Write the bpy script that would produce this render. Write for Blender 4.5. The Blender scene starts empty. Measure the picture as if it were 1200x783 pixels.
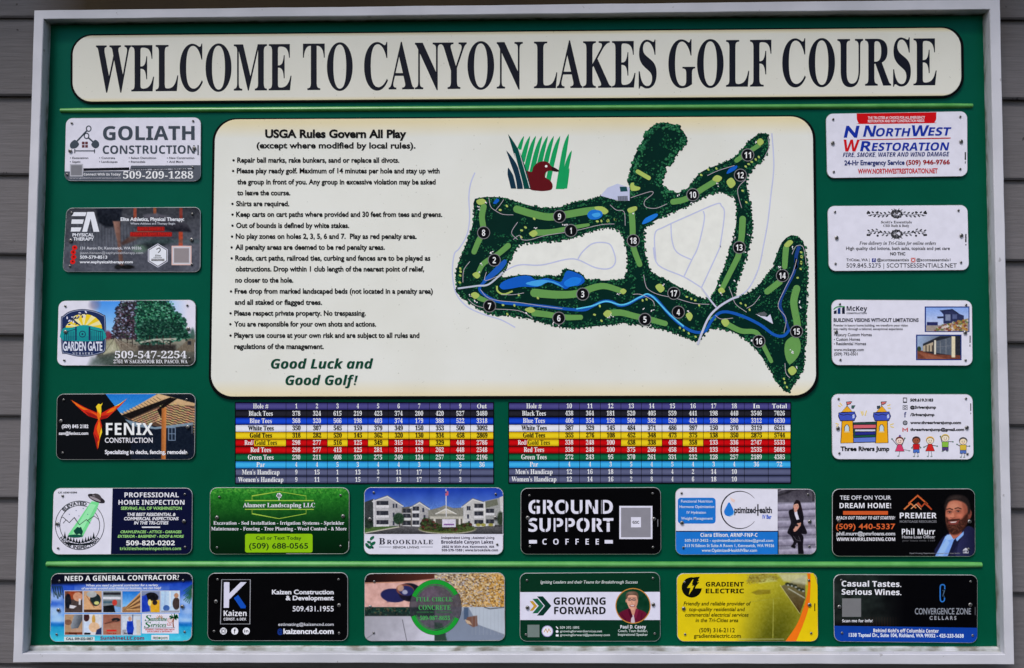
import bpy, math, random
import numpy as np
from mathutils import Matrix, Vector

random.seed(7)
sc = bpy.context.scene
COL = sc.collection
R = math.radians

# ------------------------------------------------------------------ camera, sky, sun, exposure
ZB = 1.55                                   # height of the board's centre above the porch floor
FOOT = np.array([0.024542626, -0.118077517])  # board point opposite the lens
DIST = 2.16
yaw, pitch, roll = 0.01730775, 0.05572111, 0.00079533
cam_d = bpy.data.cameras.new('camera'); cam = bpy.data.objects.new('camera', cam_d); COL.objects.link(cam)
Rm = Matrix.Rotation(yaw, 3, 'Z') @ Matrix.Rotation(pitch, 3, 'X') @ Matrix.Rotation(roll, 3, 'Y')
M4 = Matrix.Identity(4)
rt, fw, up = Rm.col[0], Rm.col[1], Rm.col[2]
for i in range(3):
    M4[i][0], M4[i][1], M4[i][2] = rt[i], up[i], -fw[i]
M4[0][3], M4[1][3], M4[2][3] = FOOT[0], -DIST, FOOT[1] + ZB
cam.matrix_world = M4
cam_d.sensor_width = 36.0; cam_d.lens = 1167.0 / 1200.0 * 36.0
cam_d.clip_start = 0.05; cam_d.clip_end = 500.0
sc.camera = cam

SUN_EL, SUN_AZ = 52.0, 204.0               # degrees; azimuth clockwise from +Y (the wall faces -Y)
w = bpy.data.worlds.new("World"); sc.world = w; w.use_nodes = True
nt = w.node_tree; bg = nt.nodes['Background']
sky = nt.nodes.new('ShaderNodeTexSky'); sky.sky_type = 'NISHITA'; sky.sun_disc = False
sky.sun_elevation = R(SUN_EL); sky.sun_rotation = R(SUN_AZ); sky.air_density = 1.0; sky.dust_density = 2.0
nt.links.new(sky.outputs[0], bg.inputs[0]); bg.inputs[1].default_value = 0.09
sd = bpy.data.lights.new('sun', 'SUN'); sd.energy = 1.3; sd.angle = R(18); sd.color = (1.0, 0.965, 0.94)
sun = bpy.data.objects.new('sun', sd); COL.objects.link(sun)
sdir = Vector((math.sin(R(SUN_AZ)) * math.cos(R(SUN_EL)), math.cos(R(SUN_AZ)) * math.cos(R(SUN_EL)), math.sin(R(SUN_EL))))
sun.rotation_euler = sdir.to_track_quat('Z', 'Y').to_euler()
sun.location = (-3, -4, 6)
vs = sc.view_settings
vs.view_transform = 'Standard'; vs.look = 'None'; vs.exposure = 0.85; vs.gamma = 1.0; vs.use_curve_mapping = False

# ------------------------------------------------------------------ image pixels to board
# image pixel coordinates -> metres on the board (a fixed plane-to-plane map from the fitted camera)
HM = np.array([[1.90685327e-03, -2.14801569e-06, -1.15648206e+00],
               [-3.32273192e-06, -1.90960780e-03, 7.52096833e-01],
               [1.53169430e-05, 4.91434791e-05, 1.0]])

def at(P, y=0.0):
    """image pixel points -> (x, y, z) on the plane y (negative = proud of the board)"""
    P = np.atleast_2d(np.asarray(P, float))
    h = np.c_[P, np.ones(len(P))] @ HM.T
    X = h[:, :2] / h[:, 2:3]
    X = FOOT + (X - FOOT) * (DIST + y) / DIST
    return np.c_[X[:, 0], np.full(len(P), y), X[:, 1] + ZB]

def lin(c, k=1.0):
    c = np.asarray(c, float)[..., :3] / 255.0
    l = np.where(c <= 0.04045, c / 12.92, ((np.clip(c, 0, 2) + 0.055) / 1.055) ** 2.4)
    return np.clip(l * GAIN * k - 0.0016, 0.0006, 0.86)
GAIN = 1.12

# ------------------------------------------------------------------ materials
def mat(name):
    m = bpy.data.materials.new(name); m.use_nodes = True
    return m, m.node_tree, m.node_tree.nodes['Principled BSDF']
def N(nt, t, **kw):
    n = nt.nodes.new(t)
    for k, v in kw.items(): setattr(n, k, v)
    return n
def noise_bump(nt, b, scale, strength, dist=0.001, stretch=(1, 1, 1), detail=4):
    tc = N(nt, 'ShaderNodeTexCoord'); mp = N(nt, 'ShaderNodeMapping'); mp.inputs['Scale'].default_value = stretch
    no = N(nt, 'ShaderNodeTexNoise'); no.inputs['Scale'].default_value = scale; no.inputs['Detail'].default_value = detail
    bu = N(nt, 'ShaderNodeBump'); bu.inputs['Strength'].default_value = strength; bu.inputs['Distance'].default_value = dist
    nt.links.new(tc.outputs['Object'], mp.inputs[0]); nt.links.new(mp.outputs[0], no.inputs[0])
    nt.links.new(no.outputs[0], bu.inputs['Height']); nt.links.new(bu.outputs[0], b.inputs['Normal'])
    return no
def ramp(nt, src, stops):
    r = N(nt, 'ShaderNodeValToRGB'); e = r.color_ramp.elements
    while len(e) < len(stops): e.new(0.5)
    for el, (p, c) in zip(e, stops): el.position = p; el.color = (*c, 1)
    nt.links.new(src, r.inputs[0]); return r
def mix(nt, fac, a, b, mode='MIX'):
    m = N(nt, 'ShaderNodeMix', data_type='RGBA', blend_type=mode)
    for sock, v in ((m.inputs[0], fac), (m.inputs[6], a), (m.inputs[7], b)):
        if isinstance(v, (int, float)): sock.default_value = v
        elif isinstance(v, tuple): sock.default_value = (*v, 1) if len(v) == 3 else v
        else: nt.links.new(v, sock)
    return m.outputs[2]

# printed vinyl: ink colours come from the print itself (an attribute), slightly uneven gloss
m, n, b = mat('printed_vinyl'); PRINT = m
a = N(n, 'ShaderNodeAttribute', attribute_name='Col')
tc = N(n, 'ShaderNodeTexCoord'); no = N(n, 'ShaderNodeTexNoise'); no.inputs['Scale'].default_value = 55; no.inputs['Detail'].default_value = 5
n.links.new(tc.outputs['Object'], no.inputs[0])
dr = ramp(n, no.outputs[0], [(0.25, (0.86, 0.86, 0.86)), (0.65, (1, 1, 1))])
n.links.new(mix(n, 0.55, a.outputs['Color'], dr.outputs[0], 'MULTIPLY'), b.inputs['Base Color'])
rr = ramp(n, no.outputs[0], [(0.3, (0.42,) * 3), (0.7, (0.3,) * 3)]); n.links.new(rr.outputs[0], b.inputs['Roughness'])
b.inputs['Specular IOR Level'].default_value = 0.04

m, n, b = mat('matt_ink'); INK = m
a = N(n, 'ShaderNodeAttribute', attribute_name='Col'); n.links.new(a.outputs['Color'], b.inputs['Base Color'])
b.inputs['Roughness'].default_value = 0.5; b.inputs['Specular IOR Level'].default_value = 0.1

m, n, b = mat('green_painted_panel'); GREEN = m
tc = N(n, 'ShaderNodeTexCoord'); no = N(n, 'ShaderNodeTexNoise'); no.inputs['Scale'].default_value = 3.5; no.inputs['Detail'].default_value = 8; no.inputs['Roughness'].default_value = 0.65
n.links.new(tc.outputs['Object'], no.inputs[0])
r_ = ramp(n, no.outputs[0], [(0.3, (0.0006, 0.057, 0.024)), (0.7, (0.0008, 0.072, 0.034))]); n.links.new(r_.outputs[0], b.inputs['Base Color'])
b.inputs['Roughness'].default_value = 0.4; b.inputs['Specular IOR Level'].default_value = 0.3; b.inputs['Specular Tint'].default_value = (0.05, 0.75, 0.8, 1)
bu = noise_bump(n, b, 240, 0.12, 0.0006)

def cream(name, base, aged):
    m, n, b = mat(name)
    tc = N(n, 'ShaderNodeTexCoord'); sp = N(n, 'ShaderNodeSeparateXYZ'); n.links.new(tc.outputs['Generated'], sp.inputs[0])
    no = N(n, 'ShaderNodeTexNoise'); no.inputs['Scale'].default_value = 6; no.inputs['Detail'].default_value = 7
    n.links.new(tc.outputs['Object'], no.inputs[0])
    r_ = ramp(n, sp.outputs['Z'], [(0.0, aged), (0.06, base), (0.93, base), (0.985, aged), (1.0, aged)])
    d = ramp(n, no.outputs[0], [(0.3, (0.93, 0.925, 0.9)), (0.62, (1, 1, 1))])
    c = mix(n, 0.8, r_.outputs[0], d.outputs[0], 'MULTIPLY')
    sn = N(n, 'ShaderNodeTexNoise'); sn.inputs['Scale'].default_value = 190; sn.inputs['Detail'].default_value = 2
    n.links.new(tc.outputs['Object'], sn.inputs[0])
    sk = ramp(n, sn.outputs[0], [(0.235, (0.55, 0.53, 0.48)), (0.265, (1, 1, 1))])
    c = mix(n, 0.6, c, sk.outputs[0], 'MULTIPLY')
    n.links.new(c, b.inputs['Base Color']); b.inputs['Roughness'].default_value = 0.45; b.inputs['Specular IOR Level'].default_value = 0.3
    return m
CREAM1 = cream('aged_cream_header', (0.73, 0.715, 0.63), (0.76, 0.66, 0.40))
CREAM2 = cream('aged_cream_sheet', (0.765, 0.765, 0.705), (0.79, 0.69, 0.43))

m, n, b = mat('white_painted_wood'); WHITE = m
tc = N(n, 'ShaderNodeTexCoord'); no = N(n, 'ShaderNodeTexNoise'); no.inputs['Scale'].default_value = 9; no.inputs['Detail'].default_value = 8
n.links.new(tc.outputs['Object'], no.inputs[0])
c0 = ramp(n, no.outputs[0], [(0.32, (0.50, 0.50, 0.545)), (0.6, (0.58, 0.575, 0.625))])
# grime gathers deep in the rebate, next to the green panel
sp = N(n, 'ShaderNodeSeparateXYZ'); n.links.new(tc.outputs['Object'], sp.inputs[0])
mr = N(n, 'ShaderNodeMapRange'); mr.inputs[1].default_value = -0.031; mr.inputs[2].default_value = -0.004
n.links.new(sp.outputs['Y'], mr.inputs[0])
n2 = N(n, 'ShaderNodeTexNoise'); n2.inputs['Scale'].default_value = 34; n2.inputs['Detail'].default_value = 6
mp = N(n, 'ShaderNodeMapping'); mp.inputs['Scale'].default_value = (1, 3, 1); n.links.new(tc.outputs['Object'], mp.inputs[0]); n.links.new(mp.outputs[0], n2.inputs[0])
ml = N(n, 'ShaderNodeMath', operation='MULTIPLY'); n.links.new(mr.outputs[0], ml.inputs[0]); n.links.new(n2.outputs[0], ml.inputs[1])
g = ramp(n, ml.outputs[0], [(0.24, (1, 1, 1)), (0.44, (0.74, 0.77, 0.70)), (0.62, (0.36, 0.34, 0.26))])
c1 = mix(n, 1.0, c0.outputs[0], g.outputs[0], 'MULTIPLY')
n3 = N(n, 'ShaderNodeTexNoise'); n3.inputs['Scale'].default_value = 60; n3.inputs['Detail'].default_value = 3; n.links.new(tc.outputs['Object'], n3.inputs[0])
ch = ramp(n, n3.outputs[0], [(0.27, (0.5, 0.48, 0.46)), (0.3, (1, 1, 1))])
c1 = mix(n, 0.7, c1, ch.outputs[0], 'MULTIPLY')
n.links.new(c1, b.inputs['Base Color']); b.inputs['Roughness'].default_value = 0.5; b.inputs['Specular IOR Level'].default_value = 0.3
noise_bump(n, b, 45, 0.25, 0.0015, (1, 1, 1), 6)

m, n, b = mat('black_edge'); BLACK = m
b.inputs['Base Color'].default_value = (0.0012, 0.0018, 0.0024, 1); b.inputs['Roughness'].default_value = 0.6; b.inputs['Specular IOR Level'].default_value = 0.05
m, n, b = mat('light_green_trim'); LIME = m
tc = N(n, 'ShaderNodeTexCoord'); no = N(n, 'ShaderNodeTexNoise'); no.inputs['Scale'].default_value = 22; no.inputs['Detail'].default_value = 5
n.links.new(tc.outputs['Object'], no.inputs[0])
r_ = ramp(n, no.outputs[0], [(0.3, (0.06, 0.27, 0.05)), (0.7, (0.11, 0.37, 0.09))]); n.links.new(r_.outputs[0], b.inputs['Base Color'])
b.inputs['Roughness'].default_value = 0.3
m, n, b = mat('plate_aluminium'); ALU = m
b.inputs['Base Color'].default_value = (0.62, 0.62, 0.64, 1); b.inputs['Metallic'].default_value = 0.55; b.inputs['Roughness'].default_value = 0.34
m, n, b = mat('screw_steel'); STEEL = m
b.inputs['Base Color'].default_value = (0.28, 0.27, 0.26, 1); b.inputs['Metallic'].default_value = 0.9; b.inputs['Roughness'].default_value = 0.38
noise_bump(n, b, 900, 0.3, 0.0004)
m, n, b = mat('screw_recess'); DARK = m
b.inputs['Base Color'].default_value = (0.012, 0.011, 0.011, 1); b.inputs['Roughness'].default_value = 0.7

m, n, b = mat('grey_painted_clapboard'); SIDING = m
tc = N(n, 'ShaderNodeTexCoord')
mp = N(n, 'ShaderNodeMapping'); mp.inputs['Scale'].default_value = (1.2, 1, 22); n.links.new(tc.outputs['Object'], mp.inputs[0])
gr = N(n, 'ShaderNodeTexNoise'); gr.inputs['Scale'].default_value = 9; gr.inputs['Detail'].default_value = 9; gr.inputs['Roughness'].default_value = 0.62; n.links.new(mp.outputs[0], gr.inputs[0])
bl = N(n, 'ShaderNodeTexNoise'); bl.inputs['Scale'].default_value = 3; bl.inputs['Detail'].default_value = 6; n.links.new(tc.outputs['Object'], bl.inputs[0])
c0 = ramp(n, gr.outputs[0], [(0.3, (0.112, 0.105, 0.109)), (0.7, (0.150, 0.141, 0.147))])
c1 = ramp(n, bl.outputs[0], [(0.3, (0.86, 0.85, 0.84)), (0.7, (1.05, 1.04, 1.05))])
c = mix(n, 1.0, c0.outputs[0], c1.outputs[0], 'MULTIPLY')
pk = N(n, 'ShaderNodeTexNoise'); pk.inputs['Scale'].default_value = 46; pk.inputs['Detail'].default_value = 2; n.links.new(tc.outputs['Object'], pk.inputs[0])
pr = ramp(n, pk.outputs[0], [(0.255, (0.25, 0.23, 0.22)), (0.28, (1, 1, 1))]); c = mix(n, 0.8, c, pr.outputs[0], 'MULTIPLY')
# brownish eave shade painted into the colour of the board above the sign
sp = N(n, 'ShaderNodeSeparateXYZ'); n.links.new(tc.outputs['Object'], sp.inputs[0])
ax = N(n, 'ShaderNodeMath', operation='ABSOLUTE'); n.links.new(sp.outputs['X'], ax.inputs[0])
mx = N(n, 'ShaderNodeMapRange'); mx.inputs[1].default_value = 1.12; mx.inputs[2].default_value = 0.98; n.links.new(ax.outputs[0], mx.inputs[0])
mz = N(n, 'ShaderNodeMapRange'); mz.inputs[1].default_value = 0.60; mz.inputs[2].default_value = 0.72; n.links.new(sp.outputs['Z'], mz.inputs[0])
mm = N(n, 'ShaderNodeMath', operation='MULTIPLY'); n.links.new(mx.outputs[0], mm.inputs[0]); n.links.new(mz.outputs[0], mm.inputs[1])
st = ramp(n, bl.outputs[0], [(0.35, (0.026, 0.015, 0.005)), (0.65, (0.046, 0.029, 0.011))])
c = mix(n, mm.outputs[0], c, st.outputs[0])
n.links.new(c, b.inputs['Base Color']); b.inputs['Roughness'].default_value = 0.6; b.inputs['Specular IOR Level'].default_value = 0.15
bu = N(n, 'ShaderNodeBump'); bu.inputs['Strength'].default_value = 0.5; bu.inputs['Distance'].default_value = 0.0022
n.links.new(gr.outputs[0], bu.inputs['Height']); n.links.new(bu.outputs[0], b.inputs['Normal'])

m, n, b = mat('dark_stained_soffit'); SOFFIT = m
b.inputs['Base Color'].default_value = (0.09, 0.06, 0.035, 1); b.inputs['Roughness'].default_value = 0.8
noise_bump(n, b, 30, 0.4, 0.002, (1, 8, 1))

# ------------------------------------------------------------------ mesh helpers
def link(name, me, parent=None, loc=None):
    o = bpy.data.objects.new(name, me); COL.objects.link(o)
    if parent is not None: o.parent = parent
    if loc is not None: o.location = loc
    return o
def mesh(name, V, F, mats, parent=None, mi=None, smooth=False):
    off = np.array(parent.location if parent is not None else (0, 0, 0))
    me = bpy.data.meshes.new(name)
    me.from_pydata((np.asarray(V, float) - off).tolist(), [], [list(map(int, f)) for f in F])
    for m in (mats if isinstance(mats, (list, tuple)) else [mats]): me.materials.append(m)
    if mi is not None: me.polygons.foreach_set('material_index', mi)
    if smooth: me.polygons.foreach_set('use_smooth', [True] * len(me.polygons))
    me.update(); return link(name, me, parent)
def thing(name, label, cat, loc, group=None):
    o = bpy.data.objects.new(name, None); COL.objects.link(o); o.location = loc; o.empty_display_size = 0.05
    o['label'] = label; o['category'] = cat
    if group: o['group'] = group
    return o

def rquad(c, r, n=8):
    """rounded outline of a quadrilateral c = TL, TR, BR, BL (image coordinates)"""
    c = np.asarray(c, float); out = []
    for i in range(4):
        p, a, b = c[i], c[i - 1], c[(i + 1) % 4]
        da = (a - p) / np.linalg.norm(a - p); db = (b - p) / np.linalg.norm(b - p)
        s, e, o = p + da * r, p + db * r, p + (da + db) * r
        for k in range(n + 1):
            t = k / n * math.pi / 2
            out.append(o - db * r * math.cos(t) - da * r * math.sin(t))
    return np.array(out)
def inset(c, d):
    c = np.asarray(c, float); m = c.mean(0); out = []
    for i in range(4):
        p, a, b = c[i], c[i - 1], c[(i + 1) % 4]
        da = (a - p) / np.linalg.norm(a - p); db = (b - p) / np.linalg.norm(b - p)
        out.append(p + (da + db) * d)
    return np.array(out)
def slab(name, outline_uv, y0, y1, mat_, parent, bevel=0.0, bev_in=None):
    """prism standing off the board from y0 (back) to y1 (front) with a small bevelled front edge"""
    rings = [at(outline_uv, y0)]
    rings[0] = at(outline_uv, y1); rings[0][:, 1] = y0
    if bevel > 0:
        r1 = at(outline_uv, y1); r1[:, 1] = y1 + bevel; rings.append(r1)
        rings.append(at(bev_in, y1))
    else:
        rings.append(at(outline_uv, y1))
    k = len(outline_uv); V = np.vstack(rings); F = []
    for a in range(len(rings) - 1):
        for i in range(k):
            j = (i + 1) % k
            F.append((a * k + i, a * k + j, (a + 1) * k + j, (a + 1) * k + i))
    F.append([(len(rings) - 1) * k + i for i in range(k)])
    return mesh(name, V, F, mat_, parent)

# ------------------------------------------------------------------ lettering
MATH = {'s': (0x1D5D4, 0x1D5EE, 0x1D7EC), 'S': (0x1D400, 0x1D41A, 0x1D7CE), 'si': (0x1D63C, 0x1D656, 0x1D7EC),
        'i': (0x1D434, 0x1D44E, 0x1D7CE), 'I': (0x1D468, 0x1D482, 0x1D7CE)}
FAKE_BOLD = {'r': 0.0, 'm': 0.012, 'b': 0.030, 'x': 0.042, 'sx': 0.006}
def conv(s, st):
    if st in FAKE_BOLD and st != 'sx': return s
    U, L, D = MATH['s' if st == 'sx' else st]; o = ''
    for ch in s:
        if 'A' <= ch <= 'Z': o += chr(U + ord(ch) - 65)
        elif ch == 'h' and st == 'i': o += chr(0x210E)
        elif 'a' <= ch <= 'z': o += chr(L + ord(ch) - 97)
        elif ch.isdigit(): o += chr(D + int(ch))
        else: o += ch
    return o
_cu = bpy.data.curves.new('letters', 'FONT'); _to = bpy.data.objects.new('letters', _cu)
_cache = {}
def glyphs(s, st, sp=1.0, res=3):
    k = (s, st, sp, res)
    if k in _cache: return _cache[k]
    _cu.body = conv(s, st); _cu.offset = FAKE_BOLD.get(st, 0.0); _cu.space_character = sp; _cu.resolution_u = res
    me = bpy.data.meshes.new_from_object(_to)
    V = np.zeros(len(me.vertices) * 3); me.vertices.foreach_get('co', V); V = V.reshape(-1, 3)[:, :2]
    T = [tuple(p.vertices) for p in me.polygons]
    bpy.data.meshes.remove(me); _cache[k] = (V, T); return V, T
_caph = {}
def caph(st):
    if st not in _caph: _caph[st] = glyphs('H', st)[0][:, 1].max()
    return _caph[st]

LAY = 0.00007
class Sheet:
    """flat printed shapes; u to the right, v down; origin and scale give the image pixel position"""
    def __init__(s, o, k, y): s.o, s.k, s.y = np.array(o, float), float(k), y; s.V, s.L, s.F, s.C = [], [], [], []; s.n = 0
    def add(s, P, F, col, lay):
        P = np.asarray(P, float); s.V.append(s.o + P / s.k); s.L.append(np.full(len(P), lay, float))
        for f in F: s.F.append([i + s.n for i in f])
        c = np.asarray(col, float)
        if c.ndim == 1: c = np.tile(c, (len(P), 1))
        s.C.append(c); s.n += len(P)
    def p(s, pts, col, lay=1):
        pts = np.asarray(pts, float)
        x, y = pts[:, 0], pts[:, 1]
        idx = list(range(len(pts)))
        if (x * np.roll(y, -1) - y * np.roll(x, -1)).sum() > 0: idx = idx[::-1]
        s.add(pts, [idx], col, lay)
    def r(s, x0, y0, x1, y1, col, lay=1, rad=0, dy=0):
        c = [(x0, y0), (x1, y0 + dy), (x1, y1 + dy), (x0, y1)]
        s.p(rquad(c, rad, 5) if rad else c, col, lay)
    def e(s, cx, cy, rx, ry, col, lay=1, n=20, rot=0.0):
        t = np.arange(n) * 2 * math.pi / n; x, y = rx * np.cos(t), ry * np.sin(t); c, q = math.cos(rot), math.sin(rot)
        s.p(np.c_[cx + x * c - y * q, cy + x * q + y * c], col, lay)
    def l(s, pts, w, col, lay=1, closed=False, w2=None):
        P = np.asarray(pts, float); n = len(P)
        if closed: T = np.roll(P, -1, 0) - np.roll(P, 1, 0)
        else: T = np.gradient(P, axis=0)
        T /= np.maximum(np.linalg.norm(T, axis=1, keepdims=True), 1e-9)
        Nn = np.c_[-T[:, 1], T[:, 0]]
        W = np.linspace(w, w2 if w2 is not None else w, n)[:, None] / 2
        if not closed and n > 2:
            for i in range(1, n - 1):
                a = P[i] - P[i - 1]; a /= max(np.linalg.norm(a), 1e-9); cs = abs(a @ T[i]); W[i] /= max(cs, 0.5)
        V = np.vstack([P + Nn * W, P - Nn * W])
        F = [(i, i + 1, n + i + 1, n + i) for i in range(n - 1)]
        if closed: F.append((n - 1, 0, n, 2 * n - 1))
        s.add(V, F, col, lay)
    def ring(s, cx, cy, r, w, col, lay=1, a0=0, a1=360, ry=None, n=40):
        t = np.radians(np.linspace(a0, a1, n)); ry = ry or r
        s.l(np.c_[cx + r * np.cos(t), cy + ry * np.sin(t)], w, col, lay)
    cn = 0
    def curve(s, pts, w, col, lay=1, closed=False, w2=None):
        Sheet.cn += 1; lay = lay + (Sheet.cn % 18) * .045
        s.l(smooth(pts, closed), w, col, lay, closed, w2)
    def t(s, txt, x0, x1, yb, cap, col, st='b', dy=0.0, lay=8, sp=1.0, sh=0.0, res=3):
        V, T = glyphs(txt, st, sp, res)
        if len(V) == 0: return
        a, b = V[:, 0].min(), V[:, 0].max()
        q = cap / caph(st); X = x0 + (V[:, 0] - a) / (b - a) * (x1 - x0) + sh * V[:, 1] * q
        Y = yb - V[:, 1] * q + dy * (X - x0) / max(x1 - x0, 1e-6)
        s.add(np.c_[X, Y], T, col, lay)
    def arc(s, txt, cx, cy, r, a0, a1, cap, col, st='b', lay=8, inner=False):
        V, T = glyphs(txt, st); a, b = V[:, 0].min(), V[:, 0].max(); q = cap / caph(st)
        th = np.radians(a0 + (V[:, 0] - a) / (b - a) * (a1 - a0)); rr = r + (-1 if inner else 1) * V[:, 1] * q
        s.add(np.c_[cx + rr * np.cos(th), cy + rr * np.sin(th)], T, col, lay)
    def build(s, name, parent, m=None, label=None):
        if not s.F: return None
        UV = np.vstack(s.V); L = np.concatenate(s.L); X = at(UV, s.y); X[:, 1] -= L * LAY
        o = mesh(name, X, s.F, m or PRINT, parent)
        paint(o, lin(np.vstack(s.C)))
        if label: o['label'] = label
        return o
def paint(o, C):
    at_ = o.data.color_attributes.new('Col', 'FLOAT_COLOR', 'POINT')
    at_.data.foreach_set('color', np.c_[C, np.ones(len(C))].astype(np.float32).ravel())

def smooth(pts, closed=False, k=5):
    P = np.asarray(pts, float); n = len(P); out = []
    rng = range(n if closed else n - 1)
    for i in rng:
        g = (lambda j: P[j % n]) if closed else (lambda j: P[min(max(j, 0), n - 1)])
        p0, p1, p2, p3 = g(i - 1), g(i), g(i + 1), g(i + 2)
        for q in range(k):
            t = q / k
            out.append(0.5 * ((2 * p1) + (-p0 + p2) * t + (2 * p0 - 5 * p1 + 4 * p2 - p3) * t * t + (-p0 + 3 * p1 - 3 * p2 + p3) * t ** 3))
    if not closed: out.append(P[-1])
    return np.array(out)

RNG = np.random.default_rng(11)
def vnoise(shape, cell, octv=3):
    h, w_ = shape; out = np.zeros(shape); amp = 1.0; tot = 0
    for _ in range(octv):
        gh, gw = int(h / cell) + 3, int(w_ / cell) + 3; g = RNG.random((gh, gw))
        y = np.arange(h) / cell; x = np.arange(w_) / cell; iy, ix = y.astype(int), x.astype(int); fy, fx = (y - iy)[:, None], (x - ix)[None]
        fy, fx = fy * fy * (3 - 2 * fy), fx * fx * (3 - 2 * fx)
        A, B_, C, D = g[np.ix_(iy, ix)], g[np.ix_(iy, ix + 1)], g[np.ix_(iy + 1, ix)], g[np.ix_(iy + 1, ix + 1)]
        out += amp * (A * (1 - fx) * (1 - fy) + B_ * fx * (1 - fy) + C * (1 - fx) * fy + D * fx * fy)
        tot += amp; amp *= 0.5; cell = max(cell / 2, 1)
    return out / tot - 0.5
class Pic:
    """a printed photograph: a fine mesh whose points carry ink colours"""
    def __init__(s, x0, y0, x1, y1, base=(128, 128, 128), st=4.0):
        s.w = max(2, int((x1 - x0) / st) + 1); s.h = max(2, int((y1 - y0) / st) + 1)
        s.U, s.Vv = np.meshgrid(np.linspace(x0, x1, s.w), np.linspace(y0, y1, s.h)); s.st = st
        s.A = np.tile(np.array(base, float), (s.h, s.w, 1))
    def put(s, m, col, a=1.0, w=np.s_[:, :]):
        m = (np.clip(m, 0, 1) * a)[..., None]; s.A[w] = s.A[w] * (1 - m) + np.asarray(col, float) * m
    def win(s, P, mg):
        P = np.asarray(P, float); (x0, y0), (x1, y1) = P.min(0) - mg, P.max(0) + mg
        u, v = s.U[0], s.Vv[:, 0]; j0, j1 = np.searchsorted(u, [x0, x1]); i0, i1 = np.searchsorted(v, [y0, y1])
        return np.s_[i0:i1 + 1, j0:j1 + 1]
    def sd(s, pts, w=np.s_[:, :]):
        U, Vv = s.U[w], s.Vv[w]
        P = np.asarray(pts, float); d = np.full(U.shape, 1e9); ins = np.zeros(U.shape, bool)
        for i in range(len(P)):
            (x0, y0), (x1, y1) = P[i], P[(i + 1) % len(P)]
            dx, dy = x1 - x0, y1 - y0; t = np.clip(((U - x0) * dx + (Vv - y0) * dy) / max(dx * dx + dy * dy, 1e-9), 0, 1)
            d = np.minimum(d, np.hypot(U - x0 - t * dx, Vv - y0 - t * dy))
            if y0 != y1: ins ^= ((y0 > Vv) != (y1 > Vv)) & (U < dx * (Vv - y0) / dy + x0)
        return np.where(ins, d, -d)
    def p(s, pts, col, a=1.0, soft=4.0):
        w = s.win(pts, soft); s.put(s.sd(pts, w) / soft + 0.5, col, a, w)
    def e(s, cx, cy, rx, ry, col, a=1.0, soft=4.0, rot=0.0):
        r = max(rx, ry) + soft * 2; w = s.win([(cx - r, cy - r), (cx + r, cy + r)], 0); U, Vv = s.U[w], s.Vv[w]
        c, q = math.cos(rot), math.sin(rot); X = (U - cx) * c + (Vv - cy) * q; Y = -(U - cx) * q + (Vv - cy) * c
        s.put((1 - np.hypot(X / rx, Y / ry)) * min(rx, ry) / soft + 0.5, col, a, w)
    def l(s, pts, w_, col, a=1.0, soft=4.0):
        P = np.asarray(pts, float); w = s.win(P, w_ + soft); U, Vv = s.U[w], s.Vv[w]; d = np.full(U.shape, 1e9)
        for i in range(len(P) - 1):
            (x0, y0), (x1, y1) = P[i], P[i + 1]; dx, dy = x1 - x0, y1 - y0
            t = np.clip(((U - x0) * dx + (Vv - y0) * dy) / max(dx * dx + dy * dy, 1e-9), 0, 1)
            d = np.minimum(d, np.hypot(U - x0 - t * dx, Vv - y0 - t * dy))
        s.put((w_ / 2 - d) / soft + 0.5, col, a, w)
    def r(s, x0, y0, x1, y1, col, a=1.0, soft=3.0): s.p([(x0, y0), (x1, y0), (x1, y1), (x0, y1)], col, a, soft)
    def grad(s, p0, c0, p1, c1, mask=None, a=1.0):
        d = np.array(p1, float) - p0; t = np.clip(((s.U - p0[0]) * d[0] + (s.Vv - p0[1]) * d[1]) / (d @ d), 0, 1)[..., None]
        c = np.array(c0, float) * (1 - t) + np.array(c1, float) * t
        mk = 1.0 if mask is None else np.clip(mask, 0, 1)[..., None]; s.A = s.A * (1 - mk * a) + c * mk * a
    def poly_grad(s, pts, p0, c0, p1, c1, soft=4.0, a=1.0): s.grad(p0, c0, p1, c1, s.sd(pts) / soft + 0.5, a)
    def noise(s, amp, cell, octv=3, mask=None, tint=(1, 1, 1)):
        nz = vnoise(s.U.shape, max(cell / s.st, 1.01), octv)[..., None] * amp * np.array(tint, float)
        mk = 1.0 if mask is None else np.clip(mask, 0, 1)[..., None]; s.A = np.clip(s.A + nz * mk, 0, 255)
    def speck(s, mask, n, r, cols, a=0.9):
        ys, xs = np.where(mask > 0.5)
        if len(ys) == 0: return
        for k in RNG.integers(0, len(ys), n):
            x, y = s.U[ys[k], xs[k]], s.Vv[ys[k], xs[k]]; rr = r * (0.5 + RNG.random())
            i0, i1 = max(0, ys[k] - int(rr / s.st) - 1), ys[k] + int(rr / s.st) + 2; j0, j1 = max(0, xs[k] - int(rr / s.st) - 1), xs[k] + int(rr / s.st) + 2
            m = np.clip((rr - np.hypot(s.U[i0:i1, j0:j1] - x, (s.Vv[i0:i1, j0:j1] - y) * 1.3)) / s.st + 0.5, 0, 1)[..., None] * a
            s.A[i0:i1, j0:j1] = s.A[i0:i1, j0:j1] * (1 - m) + np.array(cols[RNG.integers(len(cols))], float) * m
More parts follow.
